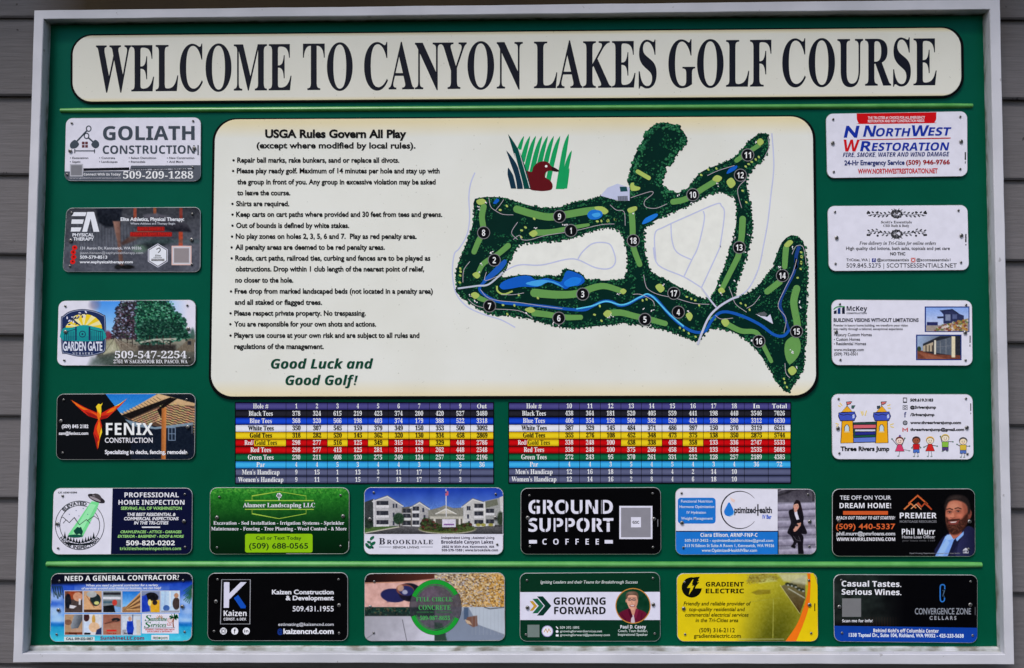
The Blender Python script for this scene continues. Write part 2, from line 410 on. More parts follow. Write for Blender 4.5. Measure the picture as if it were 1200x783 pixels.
    def build(s, name, parent, sh, lay=1, clip=None, label=None):
        P = np.c_[s.U.ravel(), s.Vv.ravel()]; X = at(sh.o + P / sh.k, sh.y); X[:, 1] -= lay * LAY
        idx = np.arange(s.h * s.w).reshape(s.h, s.w)
        F = np.c_[idx[:-1, :-1].ravel(), idx[1:, :-1].ravel(), idx[1:, 1:].ravel(), idx[:-1, 1:].ravel()]
        if clip is not None and clip is not False:
            ok = (s.sd(clip) > -s.st * 0.3).ravel(); F = F[ok[F].all(1)]
        me = bpy.data.meshes.new(name); off = np.array(parent.location)
        used = np.unique(F); remap = np.zeros(len(P), int); remap[used] = np.arange(len(used))
        Vx = (X - off)[used]; F = remap[F]
        me.vertices.add(len(Vx)); me.vertices.foreach_set('co', Vx.ravel())
        me.loops.add(F.size); me.loops.foreach_set('vertex_index', F.ravel().astype(np.int32))
        me.polygons.add(len(F)); me.polygons.foreach_set('loop_start', np.arange(0, F.size, 4, dtype=np.int32))
        me.update(calc_edges=True); me.materials.append(PRINT)
        o = link(name, me, parent); paint(o, lin(s.A.reshape(-1, 3)[used]))
        if label: o['label'] = label
        return o

# ================================================================== the setting: siding wall and eave
def siding():
    V, F = [], []; step = 0.18; x0, x1 = -3.2, 3.2
    kx = np.linspace(x0, x1, 33)
    for k in range(-6, 10):
        zb = 0.717 - step * k; n0 = len(V)
        prof = [(0.030, zb + step + 0.02), (0.0165, zb + 0.004), (0.0165, zb), (0.0195, zb - 0.004), (0.036, zb - 0.004)]
        for x in kx:
            wob = 0.0012 * math.sin(x * 3.1 + k * 2.3) + 0.0008 * math.sin(x * 9.7 + k)
            for y, z in prof: V.append((x, y + wob, z))
        m_ = len(prof)
        for i in range(len(kx) - 1):
            for j in range(m_ - 1):
                a = n0 + i * m_ + j; F.append((a, a + 1, a + m_ + 1, a + m_))
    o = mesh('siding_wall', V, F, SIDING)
    o.location = (0, 0.012, ZB); o.rotation_euler = (0, 0.0095, 0)
    o['label'] = 'grey painted clapboard wall behind the golf course board'; o['category'] = 'wall'
    return o
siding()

def eave():
    y1, y0, z0, z1 = 0.05, -0.56, ZB + 1.52, ZB + 1.66
    V, F = [], []
    def box(a, b):
        n0 = len(V)
        for x in (a[0], b[0]):
            for y in (a[1], b[1]):
                for z in (a[2], b[2]): V.append((x, y, z))
        for f in ((0, 1, 3, 2), (4, 6, 7, 5), (0, 4, 5, 1), (2, 3, 7, 6), (0, 2, 6, 4), (1, 5, 7, 3)): F.append([n0 + i for i in f])
    for k in range(5): box((-3.2, y0 + k * 0.134, z0), (3.2, y0 + k * 0.134 + 0.131, z0 + 0.02))
    box((-3.2, y0 - 0.03, z0 - 0.05), (3.2, y0 - 0.003, z1))
    o = mesh('roof_eave', V, F, SOFFIT)
    o['label'] = 'brown stained roof eave over the clapboard wall above the board'; o['category'] = 'eave'
eave()

# ================================================================== the notice board: frame, green panel, trim bars
board = thing('notice_board', 'large white framed green notice board screwed to the grey clapboard wall', 'notice board', (0, 0, ZB))
pan = [(54, 24), (1155, 12), (1172, 762), (31, 761)]
slab('panel', np.array(pan, float), 0.02, 0.0, GREEN, board)
FD = -0.034
out_q = at([(40, 12), (1172, -1), (1189, 779), (15, 776.5)], FD)
inn_q = at([(51, 22.6), (1160, 11), (1177.5, 766.8), (26.5, 766)], FD)
def rail(i, j):
    o0, o1, i0, i1 = out_q[i], out_q[j], inn_q[i], inn_q[j]
    ctr = np.array([0, FD, ZB]); V = []
    nseg = 40; rows = []
    rng = np.random.default_rng(i)
    for q in range(nseg + 1):
        t = q / nseg; o_, n_ = o0 * (1 - t) + o1 * t, i0 * (1 - t) + i1 * t
        d = (n_ - o_) / np.linalg.norm(n_ - o_); e = 0.0016; jit = (rng.random() - .5) * 0.0009
        o_ = o_ + d * jit; n_ = n_ + d * (rng.random() - .5) * 0.0007
        def yy(p, y): return np.array([p[0], y, p[2]])
        rows.append([yy(o_, 0.034), yy(o_, FD + e), yy(o_ + d * e, FD), yy(n_ - d * e, FD), yy(n_, FD + e), yy(n_, 0.0015)])
    V = [p for r_ in rows for p in r_]; m_ = 6; F = []
    for a in range(nseg):
        for b_ in range(m_ - 1): F.append((a * m_ + b_, a * m_ + b_ + 1, (a + 1) * m_ + b_ + 1, (a + 1) * m_ + b_))
    F.append([k for k in range(m_)][::-1]); F.append([nseg * m_ + k for k in range(m_)])
    return mesh('frame_rail', V, F, WHITE, board)
for i in range(4): rail(i, (i + 1) % 4)
# bead along the foot of the panel, inside the bottom rail
bz = at([(33, 757.2), (1171, 758.6)], -0.004); V = []; F = []
for q in range(31):
    t = q / 30; p = bz[0] * (1 - t) + bz[1] * t; jz = 0.0005 * math.sin(q * 1.7)
    for y, dz in ((0.001, 0.0008), (-0.004, 0.0004), (-0.0065, -0.002), (-0.0065, -0.0085), (-0.004, -0.02)): V.append((p[0], y, p[2] + dz + jz))
for a in range(30):
    for k in range(4): F.append((a * 5 + k, a * 5 + k + 1, a * 5 + k + 6, a * 5 + k + 5))
mesh('sill_bead', V, F, WHITE, board)
for (l_, r_, hh) in (((70.5, 129.3), (1140, 123.7), 3.2), ((54, 661.4), (1151, 662.3), 3.5)):
    A, B_ = at([l_, r_], -0.004); rad = hh * 0.00185; V = []; F = []; kx = 40; kr = 9
    for q in range(kx + 1):
        t = q / kx; p = A * (1 - t) + B_ * t; cap = 1.0 if 0 < q < kx else 0.85
        for k in range(kr):
            a = math.pi * k / (kr - 1); V.append((p[0], 0.0005 - math.sin(a) * 0.008 * cap, p[2] + math.cos(a) * rad * cap))
    for a in range(kx):
        for k in range(kr - 1): F.append((a * kr + k, a * kr + k + 1, (a + 1) * kr + k + 1, (a + 1) * kr + k))
    F.append(list(range(kr))); F.append([kx * kr + k for k in range(kr)][::-1])
    mesh('trim_bar', V, F, LIME, board, smooth=False)

# ================================================================== header sign
def panel_thing(name, label, cat, quad, rad, edge, creammat, th):
    c = at([np.mean(quad, 0)], -th)[0]; t = thing(name, label, cat, (c[0], 0, c[2]))
    q = np.asarray(quad, float)
    oq = q + np.array([(-edge[0], -edge[1]), (edge[2], -edge[1]), (edge[2], edge[3]), (-edge[0], edge[3])])
    slab('backing', rquad(oq, rad + 1.5, 14), 0.001, -th + 0.0015, BLACK, t)
    slab('face', rquad(q, rad, 14), -th + 0.003, -th, creammat, t, 0.0008, rquad(inset(q, 0.4), rad - 0.4, 14))
    return t
head = panel_thing('welcome_sign', 'long cream rounded header sign reading welcome in tall black serif letters', 'sign',
                   [(85, 41.8), (1126, 32.4), (1127, 112.2), (84.8, 119.4)], 23, (2.2, 1.4, 3, 2), CREAM1, 0.007)
S = Sheet((0, 0), 1, -0.007)
def hdr(wd, x0, x1):
    f = (x0 - 112) / 986; f2 = (x1 - 112) / 986
    S.t(wd, x0, x1, 107.6 - 7.6 * f, 54.2 + 1.0 * f, (18, 20, 32), 'S', dy=-7.6 * (f2 - f), lay=1, res=10)
for a in (('WELCOME', 112.4, 341.7), ('TO', 355, 413.3), ('CANYON', 426.7, 612.7), ('LAKES', 625.7, 769.5), ('GOLF', 783.3, 904), ('COURSE', 916.7, 1097.7)): hdr(*a)
S.build('lettering', head, INK)

# ================================================================== rules and course map panel
course = panel_thing('rules_map_panel', 'large cream rounded panel with printed golf rules, duck emblem and green course map', 'information panel',
                     [(252, 140), (952.5, 136.4), (956.8, 463.6), (246.8, 465)], 26, (2.6, 1.4, 2.8, 3.2), CREAM2, 0.007)
YF = -0.007
K = (8, 8, 10); DG = (10, 62, 44)
S = Sheet((240, 135), 4, YF)
S.t('USGA Rules Govern All Play', 283, 945, 105, 38, K, 'x', dy=1, res=5)
S.t('(except where modified by local rules).', 243, 988, 155, 28, K, 'b', dy=1)
for txt, x0, x1, yb, bul in (
    ('Repair ball marks, rake bunkers, sand or replace all divots.', 152, 912, 222, 1),
    ('Please play ready golf. Maximum of 14 minutes per hole and stay up with', 150, 1101, 272, 1),
    ('the group in front of you. Any group in excessive violation may be asked', 152, 1082, 324, 0),
    ('to leave the course.', 152, 401, 375, 0),
    ('Shirts are required.', 147, 396, 426, 1),
    ('Keep carts on cart paths where provided and 30 feet from tees and greens.', 147, 1113, 476, 1),
    ('Out of bounds is defined by white stakes.', 147, 677, 528, 1),
    ('No play zones on holes 2, 3, 5, 6 and 7.  Play as red penalty area.', 145, 993, 579, 1),
    ('All penalty areas are deemed to be red penalty areas.', 143, 844, 630, 1),
    ('Roads, cart paths, railroad ties, curbing and fences are to be played as', 143, 1057, 681, 1),
    ('obstructions. Drop within 1 club length of the nearest point of relief,', 145, 1028, 732, 0),
    ('no closer to the hole.', 143, 415, 784, 0),
    ('Free drop from marked landscaped beds (not located in a penalty area)', 140, 1069, 836, 1),
    ('and all staked or flagged trees.', 141, 550, 888, 0),
    ('Please respect private property. No trespassing.', 138, 755, 939, 1),
    ('You are responsible for your own shots and actions.', 137, 803, 990, 1),
    ('Players use course at your own risk and are subject to all rules and', 138, 1006, 1043, 1),
    ('regulations of the management.', 138, 558, 1095, 0)):
    S.t(txt, x0, x1, yb, 24, K, 'b', dy=0.5)
    if bul: S.e(x0 - 17, yb - 10, 5.5, 5.5, K, 8, 10)
S.t('Good Luck and', 310, 788, 1188, 45, DG, 'si', res=5); S.t('Good Luck and', 312, 790, 1188, 45, DG, 'si', res=5, lay=9); S.t('Good Golf', 378, 698, 1265, 45, DG, 'si', res=5); S.t('Good Golf', 380, 700, 1265, 45, DG, 'si', res=5, lay=9); S.p([(706, 1221), (718, 1221), (709, 1252), (701, 1252)], DG, 8); S.e(703, 1261, 5, 5, DG, 8, 10)
S.build('rules_lettering', course, INK)

# duck emblem among reeds
S = Sheet((580, 150), 9.79, YF)
LG = (24, 150, 88); TE = (8, 66, 62); NV = (20, 48, 66); BR = (92, 20, 26)
def reed(tip, base, w_, bend, col, lay):
    lay = lay + RNG.random() * .8
    T, B_ = np.array(tip, float), np.array(base, float); M = (T + B_) / 2 + np.array([bend, 0]); L_, R_ = [], []
    for i in range(13):
        t = i / 12; c = (1 - t) ** 2 * T + 2 * t * (1 - t) * M + t * t * B_; ww = w_ / 2 * min(1, 2.2 * t ** 0.75)
        L_.append((c[0] - ww, c[1])); R_.append((c[0] + ww, c[1]))
    S.p(L_ + R_[::-1], col, lay)
def blade(tx, ty, y1, sc_=1.0, lay=1):
    V_ = np.linspace(0, y1 - ty, 16); off = np.interp(V_, [0, 60, 120, 200, 300, 400, 640], [0, -24, -44, -66, -90, -113, -163]) * sc_
    wd = np.interp(V_, [0, 30, 90, 170, 260, 640], [2, 24, 42, 54, 58, 58]) / 2
    S.p([(tx + o_ - w_, ty + v) for o_, w_, v in zip(off, wd, V_)] + [(tx + o_ + w_, ty + v) for o_, w_, v in zip(off, wd, V_)][::-1], LG, lay)
for i, (x, y1) in enumerate(((332, 250), (403, 390), (468, 500), (540, 600), (606, 640), (675, 690), (748, 690))): blade(x, 92, y1, 1, 1 + i * .1)
blade(846, 68, 702, .74, 1.8); blade(880, 258, 702, .92, 1.9); blade(852, 460, 696, .7, 2)
reed((150, 70), (372, 700), 78, 55, TE, 5); reed((130, 258), (288, 700), 66, 62, NV, 5); reed((152, 455), (214, 696), 62, 5, NV, 5)
for a, b_ in (((268, 235), (400, 690)), ((225, 290), (330, 690)), ((198, 480), (250, 690))): S.l([a, b_], 7, (205, 205, 202), 6)
S.p(smooth([(345, 492), (420, 505), (440, 450), (490, 400), (560, 382), (612, 398), (650, 440), (732, 484), (720, 502), (640, 490), (590, 505), (572, 545), (585, 575), (630, 600), (660, 650), (650, 705), (580, 722), (500, 722), (400, 700), (360, 600)], True), BR, 4.5)
S.p(smooth([(655, 445), (732, 484), (720, 502), (660, 492)], True, 3), (40, 22, 24), 6)
S.e(588, 440, 15, 14, (228, 226, 222), 7)
S.build('duck_emblem', course, PRINT)

# course map
A = lambda P, o, k: [(o[0] + x / k, o[1] + y / k) for x, y in P]
C1 = lambda *P: A(P, (530, 140), 4.895); C2 = lambda *P: A(P, (520, 280), 4.895); C3 = lambda *P: A(P, (700, 135), 4.23); C4 = lambda *P: A(P, (730, 290), 4.348)
G0, G1, G2, G3 = (5, 38, 32), (18, 70, 48), (98, 148, 78), (164, 184, 94)
WT, WL, RD, PTH = (20, 88, 184), (66, 156, 218), (188, 190, 212), (176, 170, 176)
CR = (222, 222, 214)
outline = C1((130, 455), (250, 445), (330, 460), (430, 490), (520, 508), (620, 503), (700, 475), (800, 460), (855, 438)) + \
    C3((100, 425), (160, 380), (155, 330), (165, 270), (185, 200), (225, 130), (245, 80), (290, 45), (340, 38), (400, 55), (435, 95), (440, 130), (415, 165), (385, 210), (345, 250), (325, 290), (318, 335), (345, 375), (400, 385), (450, 360), (480, 320), (510, 285), (560, 260), (640, 230), (700, 190), (750, 130), (800, 95), (840, 92), (852, 120), (845, 180), (820, 220), (775, 260), (745, 300), (740, 350), (755, 430), (768, 530), (765, 600), (750, 660), (735, 720)) + \
    C4((630, 40), (600, 130), (575, 200), (566, 243), (600, 250), (680, 205), (740, 130), (780, 80)) + \
    C3((870, 745), (890, 690), (915, 630), (960, 595), (1005, 610), (1030, 655), (1040, 760)) + \
    C4((940, 120), (935, 300), (925, 560), (920, 620), (880, 680), (850, 735), (815, 725), (770, 660), (720, 575), (640, 480), (560, 430), (480, 408), (430, 422), (385, 480), (330, 460), (230, 425), (120, 400), (0, 385)) + \
    C2((980, 490), (880, 500), (780, 510), (700, 510), (600, 490), (480, 455), (380, 440), (260, 430), (150, 370), (70, 305), (75, 270), (68, 200), (95, 110), (140, 0)) + C1((118, 600), (125, 520))
holeA = C1((380, 720), (470, 705), (620, 695), (720, 670), (800, 640), (900, 620), (960, 640), (985, 690), (1000, 760)) + \
    C2((1055, 150), (1045, 210), (1010, 235), (830, 235), (790, 205), (740, 180), (690, 172), (670, 210), (600, 215), (540, 215), (470, 205), (400, 212), (340, 220), (335, 195), (370, 140), (400, 90))
holeB = C3((235, 560), (330, 500), (440, 455), (540, 400), (600, 380), (650, 395), (680, 410), (690, 470), (685, 560), (665, 640), (640, 720)) + \
    C4((520, 90), (480, 190), (450, 255), (410, 262), (340, 230), (230, 170), (150, 130), (130, 90), (110, 20)) + C3((238, 690), (232, 620))
S = Sheet((0, 0), 1, YF)
S.p(smooth(outline, True, 2), G0, 2); S.p(smooth(holeA, True, 2), CR, 3); S.p(smooth(holeB, True, 2), CR, 3)
def inside(P, poly):
    P = np.asarray(P, float); q = np.asarray(poly, float); ins = np.zeros(len(P), bool); d = np.full(len(P), 1e9)
    for i in range(len(q)):
        (x0, y0), (x1, y1) = q[i], q[(i + 1) % len(q)]
        dx, dy = x1 - x0, y1 - y0; t = np.clip(((P[:, 0] - x0) * dx + (P[:, 1] - y0) * dy) / max(dx * dx + dy * dy, 1e-9), 0, 1)
        d = np.minimum(d, np.hypot(P[:, 0] - x0 - t * dx, P[:, 1] - y0 - t * dy))
        if y0 != y1: ins ^= ((y0 > P[:, 1]) != (y1 > P[:, 1])) & (P[:, 0] < dx * (P[:, 1] - y0) / dy + x0)
    return ins, d
cand = np.c_[RNG.uniform(532, 950, 38000), RNG.uniform(142, 462, 38000)]
i0, d0 = inside(cand, outline); iA, dA = inside(cand, holeA); iB, dB = inside(cand, holeB)
ok = (i0 | (d0 < 1.0)) & ~(iA & (dA > 1)) & ~(iB & (dB > 1)); de = np.minimum(np.minimum(d0, dA), dB)
keep = ok & ((de < 7) | (RNG.random(len(cand)) < 0.5)); pts = cand[keep]; de = de[keep]
clus = vnoise((330, 430), 14, 2)
GR = [(16, 62, 42), (22, 80, 52), (12, 52, 42), (34, 98, 62), (18, 70, 46), (46, 112, 70)]
# printed tree symbols: small dark blot with a lighter crown
for k, (x, y) in enumerate(pts[:9000]):
    if de[k] > 6 and clus[int(y - 140) % 330, int(x - 530) % 430] < -0.02: continue
    r0 = RNG.uniform(0.7, 1.6); c = GR[RNG.integers(len(GR))]
    S.e(x + .4, y + .5, r0, r0 * .9, (4, 30, 26), 4 + RNG.random(), 6, RNG.random())
    S.e(x, y, r0 * .75, r0 * .7, c, 5 + RNG.random(), 6, RNG.random())
# large trees round the practice range
for k, (x, y) in enumerate(pts):
    if y < 226 and 735 < x < 806 and de[k] < 6.5 and RNG.random() < 0.5:
        S.e(x + .5, y + .6, 2.2, 2, (4, 34, 28), 4 + RNG.random(), 7); S.e(x, y, 1.6, 1.5, GR[RNG.integers(len(GR))], 5 + RNG.random(), 7); S.e(x - .5, y - .5, .7, .6, (52, 122, 84), 6 + RNG.random(), 5)
def blob(P, c, lay=7, c2=None): S.p(smooth(P, True, 4), c, lay)
def lane(P, w_, c=G2, lay=7, w2=None):
    q = smooth(P, False, 6); S.l(q, w_ * 0.9, c, lay, w2=(w2 or w_) * 0.9)
    S.e(*q[0], w_ * .45, w_ * .45, c, lay + .3, 12); S.e(*q[-1], (w2 or w_) * .45, (w2 or w_) * .45, c, lay + .6, 12)
# fairways
lane(C1((370, 515), (470, 545), (560, 560), (660, 545), (760, 528), (830, 520)), 9.5)
lane(C1((480, 650), (570, 645), (680, 622), (780, 605)), 8.5, w2=4)
lane(C1((180, 500), (170, 560), (178, 640), (150, 700), (125, 760)), 8, w2=7); lane(C1((320, 725), (260, 775)) + C2((230, 140), (200, 190)), 7.5, w2=6)
lane(C2((520, 310), (640, 320), (760, 315), (860, 280), (930, 272), (1020, 300)), 11, w2=7)
lane(C2((205, 340), (260, 362)), 7, w2=5); lane(C2((520, 425), (600, 435), (700, 450), (785, 450)), 8.5, w2=6.5)
lane(C2((960, 425), (1020, 424)) + C4((60, 350), (130, 365), (215, 388)), 8.5, w2=7)
lane(C3((170, 480), (175, 560), (178, 650), (210, 740)), 8, w2=7)
lane(C3((375, 430), (440, 415), (530, 360), (580, 330)), 7.5); lane(C3((690, 225), (740, 190), (800, 150)), 6)
lane(C3((720, 515), (715, 600), (700, 690)) + C4((580, 60), (545, 130), (505, 210)), 8.5, w2=6.5)
lane(C3((935, 660), (931, 705)) + C4((824, 98)), 8, w2=7); lane(C4((800, 175), (735, 225)), 8)
lane(C4((885, 210), (870, 280), (885, 370), (890, 420)), 9.5, w2=9); blob(C4((830, 480), (880, 450), (905, 490), (895, 550), (850, 595), (825, 545)), G2)
lane(C4((520, 385), (600, 425), (680, 435), (720, 510), (755, 580)), 7.5, w2=5)
blob(C4((430, 365), (470, 350), (470, 372)), G2, 6)
# greens and tees
for P in (C1((140, 465), (175, 455), (195, 475), (165, 490), (145, 485)), C1((815, 505), (860, 500), (895, 525), (875, 545), (840, 530)), C1((440, 655), (470, 635), (490, 655), (465, 675)),
          C2((165, 205), (190, 190), (210, 210), (190, 228)), C2((155, 320), (180, 305), (205, 325), (180, 345)), C2((465, 405), (500, 392), (525, 412), (495, 425)), C2((915, 430), (940, 408), (965, 425), (940, 452)), C2((1010, 300), (1030, 285), (1048, 300), (1030, 318)),
          C3((150, 465), (190, 452), (195, 470), (160, 485)), C3((570, 320), (590, 298), (618, 310), (600, 332)), C3((640, 330), (665, 310), (685, 340), (660, 362)), C3((790, 130), (810, 115), (825, 135), (805, 152)), C3((925, 645), (950, 620), (970, 630), (945, 655)),
          C4((165, 200), (190, 185), (212, 210), (190, 230)), C4((485, 215), (505, 205), (520, 225), (495, 235)), C4((320, 345), (340, 330), (355, 350), (340, 375)), C4((500, 375), (525, 362), (542, 385), (520, 405)), C4((840, 625), (865, 605), (885, 630), (860, 652)),
          C3((165, 340), (180, 335), (185, 350), (212, 358), (205, 372), (170, 375), (163, 360))): blob(P, G3, 9)
lane(C3((200, 280), (255, 312)), 5.5, G3, 9)
for P, r_ in ((C1((313, 497), (275, 520), (398, 637), (420, 620), (395, 675), (832, 585), (895, 580), (935, 575), (470, 570)), 1.5), (C2((95, 170), (95, 210), (92, 250), (97, 188), (340, 380), (405, 382), (365, 432), (430, 322), (865, 435), (905, 470), (895, 385), (540, 340)), 1.4),
              (C3((515, 297), (550, 270), (590, 265), (720, 375), (738, 432), (735, 255), (750, 243), (765, 232), (785, 220), (800, 208), (1010, 680), (1012, 705), (1010, 735), (50, 525), (90, 518), (20, 525)), 1.35),
              (C4((325, 252), (348, 262), (368, 270), (388, 295), (600, 285), (625, 295), (645, 318), (890, 155), (905, 110), (908, 75), (910, 45), (820, 670), (825, 690), (835, 712), (100, 270), (120, 265), (290, 410), (310, 422), (335, 438), (370, 455)), 1.3)):
    for x, y in P: S.e(x, y, r_ * 1.25, r_ * .85, G3, 9, 9, RNG.random() * 1.5)
S.curve(C2((305, 270), (310, 300), (345, 318), (395, 300)), 2.0, G3, 9)
# water
blob(C2((320, 270), (350, 240), (430, 215), (490, 212), (530, 235), (590, 225), (640, 240), (675, 245), (700, 190), (730, 185), (790, 210), (808, 245), (770, 270), (735, 268), (700, 288), (660, 270), (600, 250), (540, 275), (450, 275), (390, 285), (340, 290)), WT, 8)
blob(C2((470, 255), (560, 235), (640, 248), (690, 280), (660, 268), (600, 248), (540, 272)), WL, 9); blob(C2((690, 250), (740, 220), (790, 230), (770, 262), (710, 275)), (30, 120, 215), 9)
blob(C1((775, 545), (800, 520), (850, 525), (862, 550), (835, 572), (790, 572)), (30, 110, 195), 10); blob(C1((800, 545), (840, 535), (850, 552), (820, 562)), WL, 11)
blob(C1((235, 480), (255, 455), (270, 465), (250, 485)), WT, 9); blob(C3((222, 535), (240, 510), (290, 488), (298, 500), (265, 525), (230, 540)), (30, 115, 205), 9); blob(C3((640, 290), (655, 265), (690, 250), (690, 265), (660, 285)), WT, 9)
S.curve(C2((345, 130), (300, 185), (240, 240), (205, 285), (240, 325), (320, 362), (430, 375), (560, 385), (680, 400), (800, 408), (850, 388), (910, 360), (960, 360), (1010, 382), (1060, 372)) + C4((80, 258), (130, 245), (170, 265), (240, 345), (310, 405), (370, 432), (420, 425), (450, 375), (490, 335), (540, 330), (620, 355), (700, 395), (770, 445), (820, 450), (850, 415)), 3.4, (24, 84, 170), 8)
S.curve(C2((760, 402), (850, 385), (930, 358), (1010, 378), (1060, 369)) + C4((90, 252), (140, 243), (240, 343), (310, 403)), 1.6, (90, 190, 230), 9)
S.curve(C3((1000, 650), (985, 700), (985, 760)) + C4((885, 60), (870, 130), (830, 210), (800, 290), (825, 360), (845, 420)), 4.2, (28, 62, 128), 8, w2=3.0)
blob(C2((345, 120), (360, 140), (310, 200), (235, 250), (225, 238), (280, 180)), (30, 88, 175), 9.2)
# cart paths, roads
for P in (C1((210, 450), (220, 500), (250, 525), (290, 545), (350, 548)), C1((250, 520), (275, 490), (295, 460)), C1((350, 690), (385, 665), (400, 690), (450, 690), (540, 665), (700, 640), (850, 605), (930, 600)), C1((905, 490), (940, 520), (985, 530), (992, 610)), C1((375, 590), (340, 650), (375, 690)),
          C3((165, 410), (260, 380), (275, 390), (235, 425), (240, 455), (290, 462), (345, 440)), C3((545, 300), (600, 275), (680, 250)), C3((715, 460), (695, 370), (735, 320)), C3((845, 110), (850, 160), (830, 205)), C3((965, 690), (985, 650), (1020, 655), (1035, 740)),
          C2((150, 130), (115, 180), (110, 250)), C2((300, 230), (340, 200), (240, 240), (245, 190)), C2((140, 345), (180, 380), (260, 400), (430, 412), (510, 455)), C2((210, 290), (250, 335), (320, 355), (430, 365), (560, 385), (680, 400)), C2((330, 320), (400, 320), (460, 310)),
          C4((105, 140), (115, 190), (130, 215), (180, 240), (270, 260), (360, 285), (440, 290)), C4((540, 200), (555, 240), (575, 290), (630, 330)), C4((700, 245), (665, 290), (630, 310)), C4((470, 345), (500, 365), (560, 360)), C4((885, 60), (865, 130), (820, 220), (790, 300), (830, 360), (820, 435)), C4((825, 590), (830, 640), (850, 665)), C4((50, 240), (90, 240), (150, 270), (160, 300))):
    S.curve(P, 0.62, PTH, 11)
for P in (C1((130, 305), (105, 370), (95, 450), (100, 560), (85, 660), (40, 740)) + C2((60, 90), (50, 200), (70, 310), (130, 385), (220, 430), (330, 465), (410, 508)),
          C2((340, 190), (430, 150), (560, 150), (700, 118), (770, 120), (870, 165), (950, 170), (985, 130), (970, 60), (940, 25), (860, 25), (800, 70), (770, 115)),
          C3((290, 720), (285, 590), (330, 555), (450, 500), (590, 440), (615, 450), (630, 490), (610, 640)) + C4((490, 10), (400, 205)), C3((365, 540), (370, 620), (395, 680), (470, 718)), C3((525, 475), (530, 520), (500, 650)) + C4((350, 65), (310, 150)),
          C4((155, 0), (180, 90), (310, 150), (400, 205)), C3((865, 90), (875, 250), (860, 400), (845, 530), (825, 640)) + C4((690, 110), (640, 210), (590, 250))):
    S.curve(P, 1.5, (184, 188, 216), 1 if P[0][0] < 560 or P[0][0] > 900 else 4)
S.curve(C4((590, 250), (550, 265), (480, 310), (430, 370), (380, 495)), 2.5, (190, 192, 210), 12); S.curve(C4((400, 205), (440, 262), (475, 305)), 2.0, (190, 192, 210), 12)
S.curve(C2((80, 285), (190, 270), (260, 260), (340, 190)), 2.0, (182, 190, 205), 12)
S.p(C3((15, 400), (50, 360), (100, 340), (160, 360), (160, 425), (90, 420)), (185, 190, 215), 9); S.p(C3((110, 355), (145, 355), (150, 378), (115, 380)), (28, 72, 76), 10); S.p(C3((100, 402), (150, 400), (152, 425), (103, 425)), (120, 124, 140), 10)
for q in range(6): S.l(C3((106 + q * 8, 403), (107 + q * 8, 424)), .4, (60, 64, 76), 11)
S.p(C4((675, 340), (735, 355), (750, 340), (765, 390)), (205, 205, 222), 10); S.p(C4((685, 335), (720, 328), (735, 340), (725, 352), (700, 350)), (88, 92, 96), 11)
# bunkers
for P in (C1((150, 500), (195, 480), (155, 515), (220, 765), (475, 628), (640, 605), (655, 608)), C2((275, 75), (215, 145), (205, 188), (150, 325), (183, 355), (470, 428), (630, 485), (665, 492), (950, 450), (965, 440), (1000, 312)), C3((180, 490), (400, 400), (470, 435), (595, 342), (785, 135), (680, 610), (755, 595), (733, 678), (905, 755), (965, 660)),
          C4((205, 190), (330, 325), (105, 315), (150, 325), (140, 398), (490, 195), (505, 240), (570, 165), (795, 100), (655, 475), (905, 300), (900, 275), (855, 520), (865, 535), (885, 610))):
    for x, y in P:
        for q in range(3): S.e(x + RNG.normal() * .9, y + RNG.normal() * .9, RNG.uniform(.5, 1.1), RNG.uniform(.4, .8), (226, 222, 224), 12 + RNG.random() * .8, 7, RNG.random() * 3)
# hole numbers
for n_, (x, y) in ((9, C1((615, 557))[0]), (1, C1((680, 638))[0]), (8, C1((180, 650))[0]), (2, C2((290, 122))[0]), (3, C2((797, 317))[0]), (7, C2((263, 385))[0]), (6, C2((660, 455))[0]), (18, C3((178, 622))[0]), (10, C3((473, 395))[0]), (11, C3((745, 198))[0]),
                   (12, C3((709, 298))[0]), (13, C3((703, 656))[0]), (14, C4((812, 144))[0]), (17, C4((259, 234))[0]), (4, C4((282, 330))[0]), (5, C4((112, 367))[0]), (15, C4((884, 428))[0]), (16, C4((692, 478))[0])):
    S.e(x, y, 7.6, 7.6, (120, 120, 122), 13, 28); S.e(x, y, 6.7, 6.7, (14, 14, 18), 14, 28)
    s_ = str(n_); hw = 1.9 if len(s_) == 1 else 3.9
    if s_ == '1': hw = 1.0
    S.t(s_, x - hw, x + hw, y + 3.7, 7.2, (228, 228, 230), 's', lay=15)
S.build('course_map', course, PRINT)

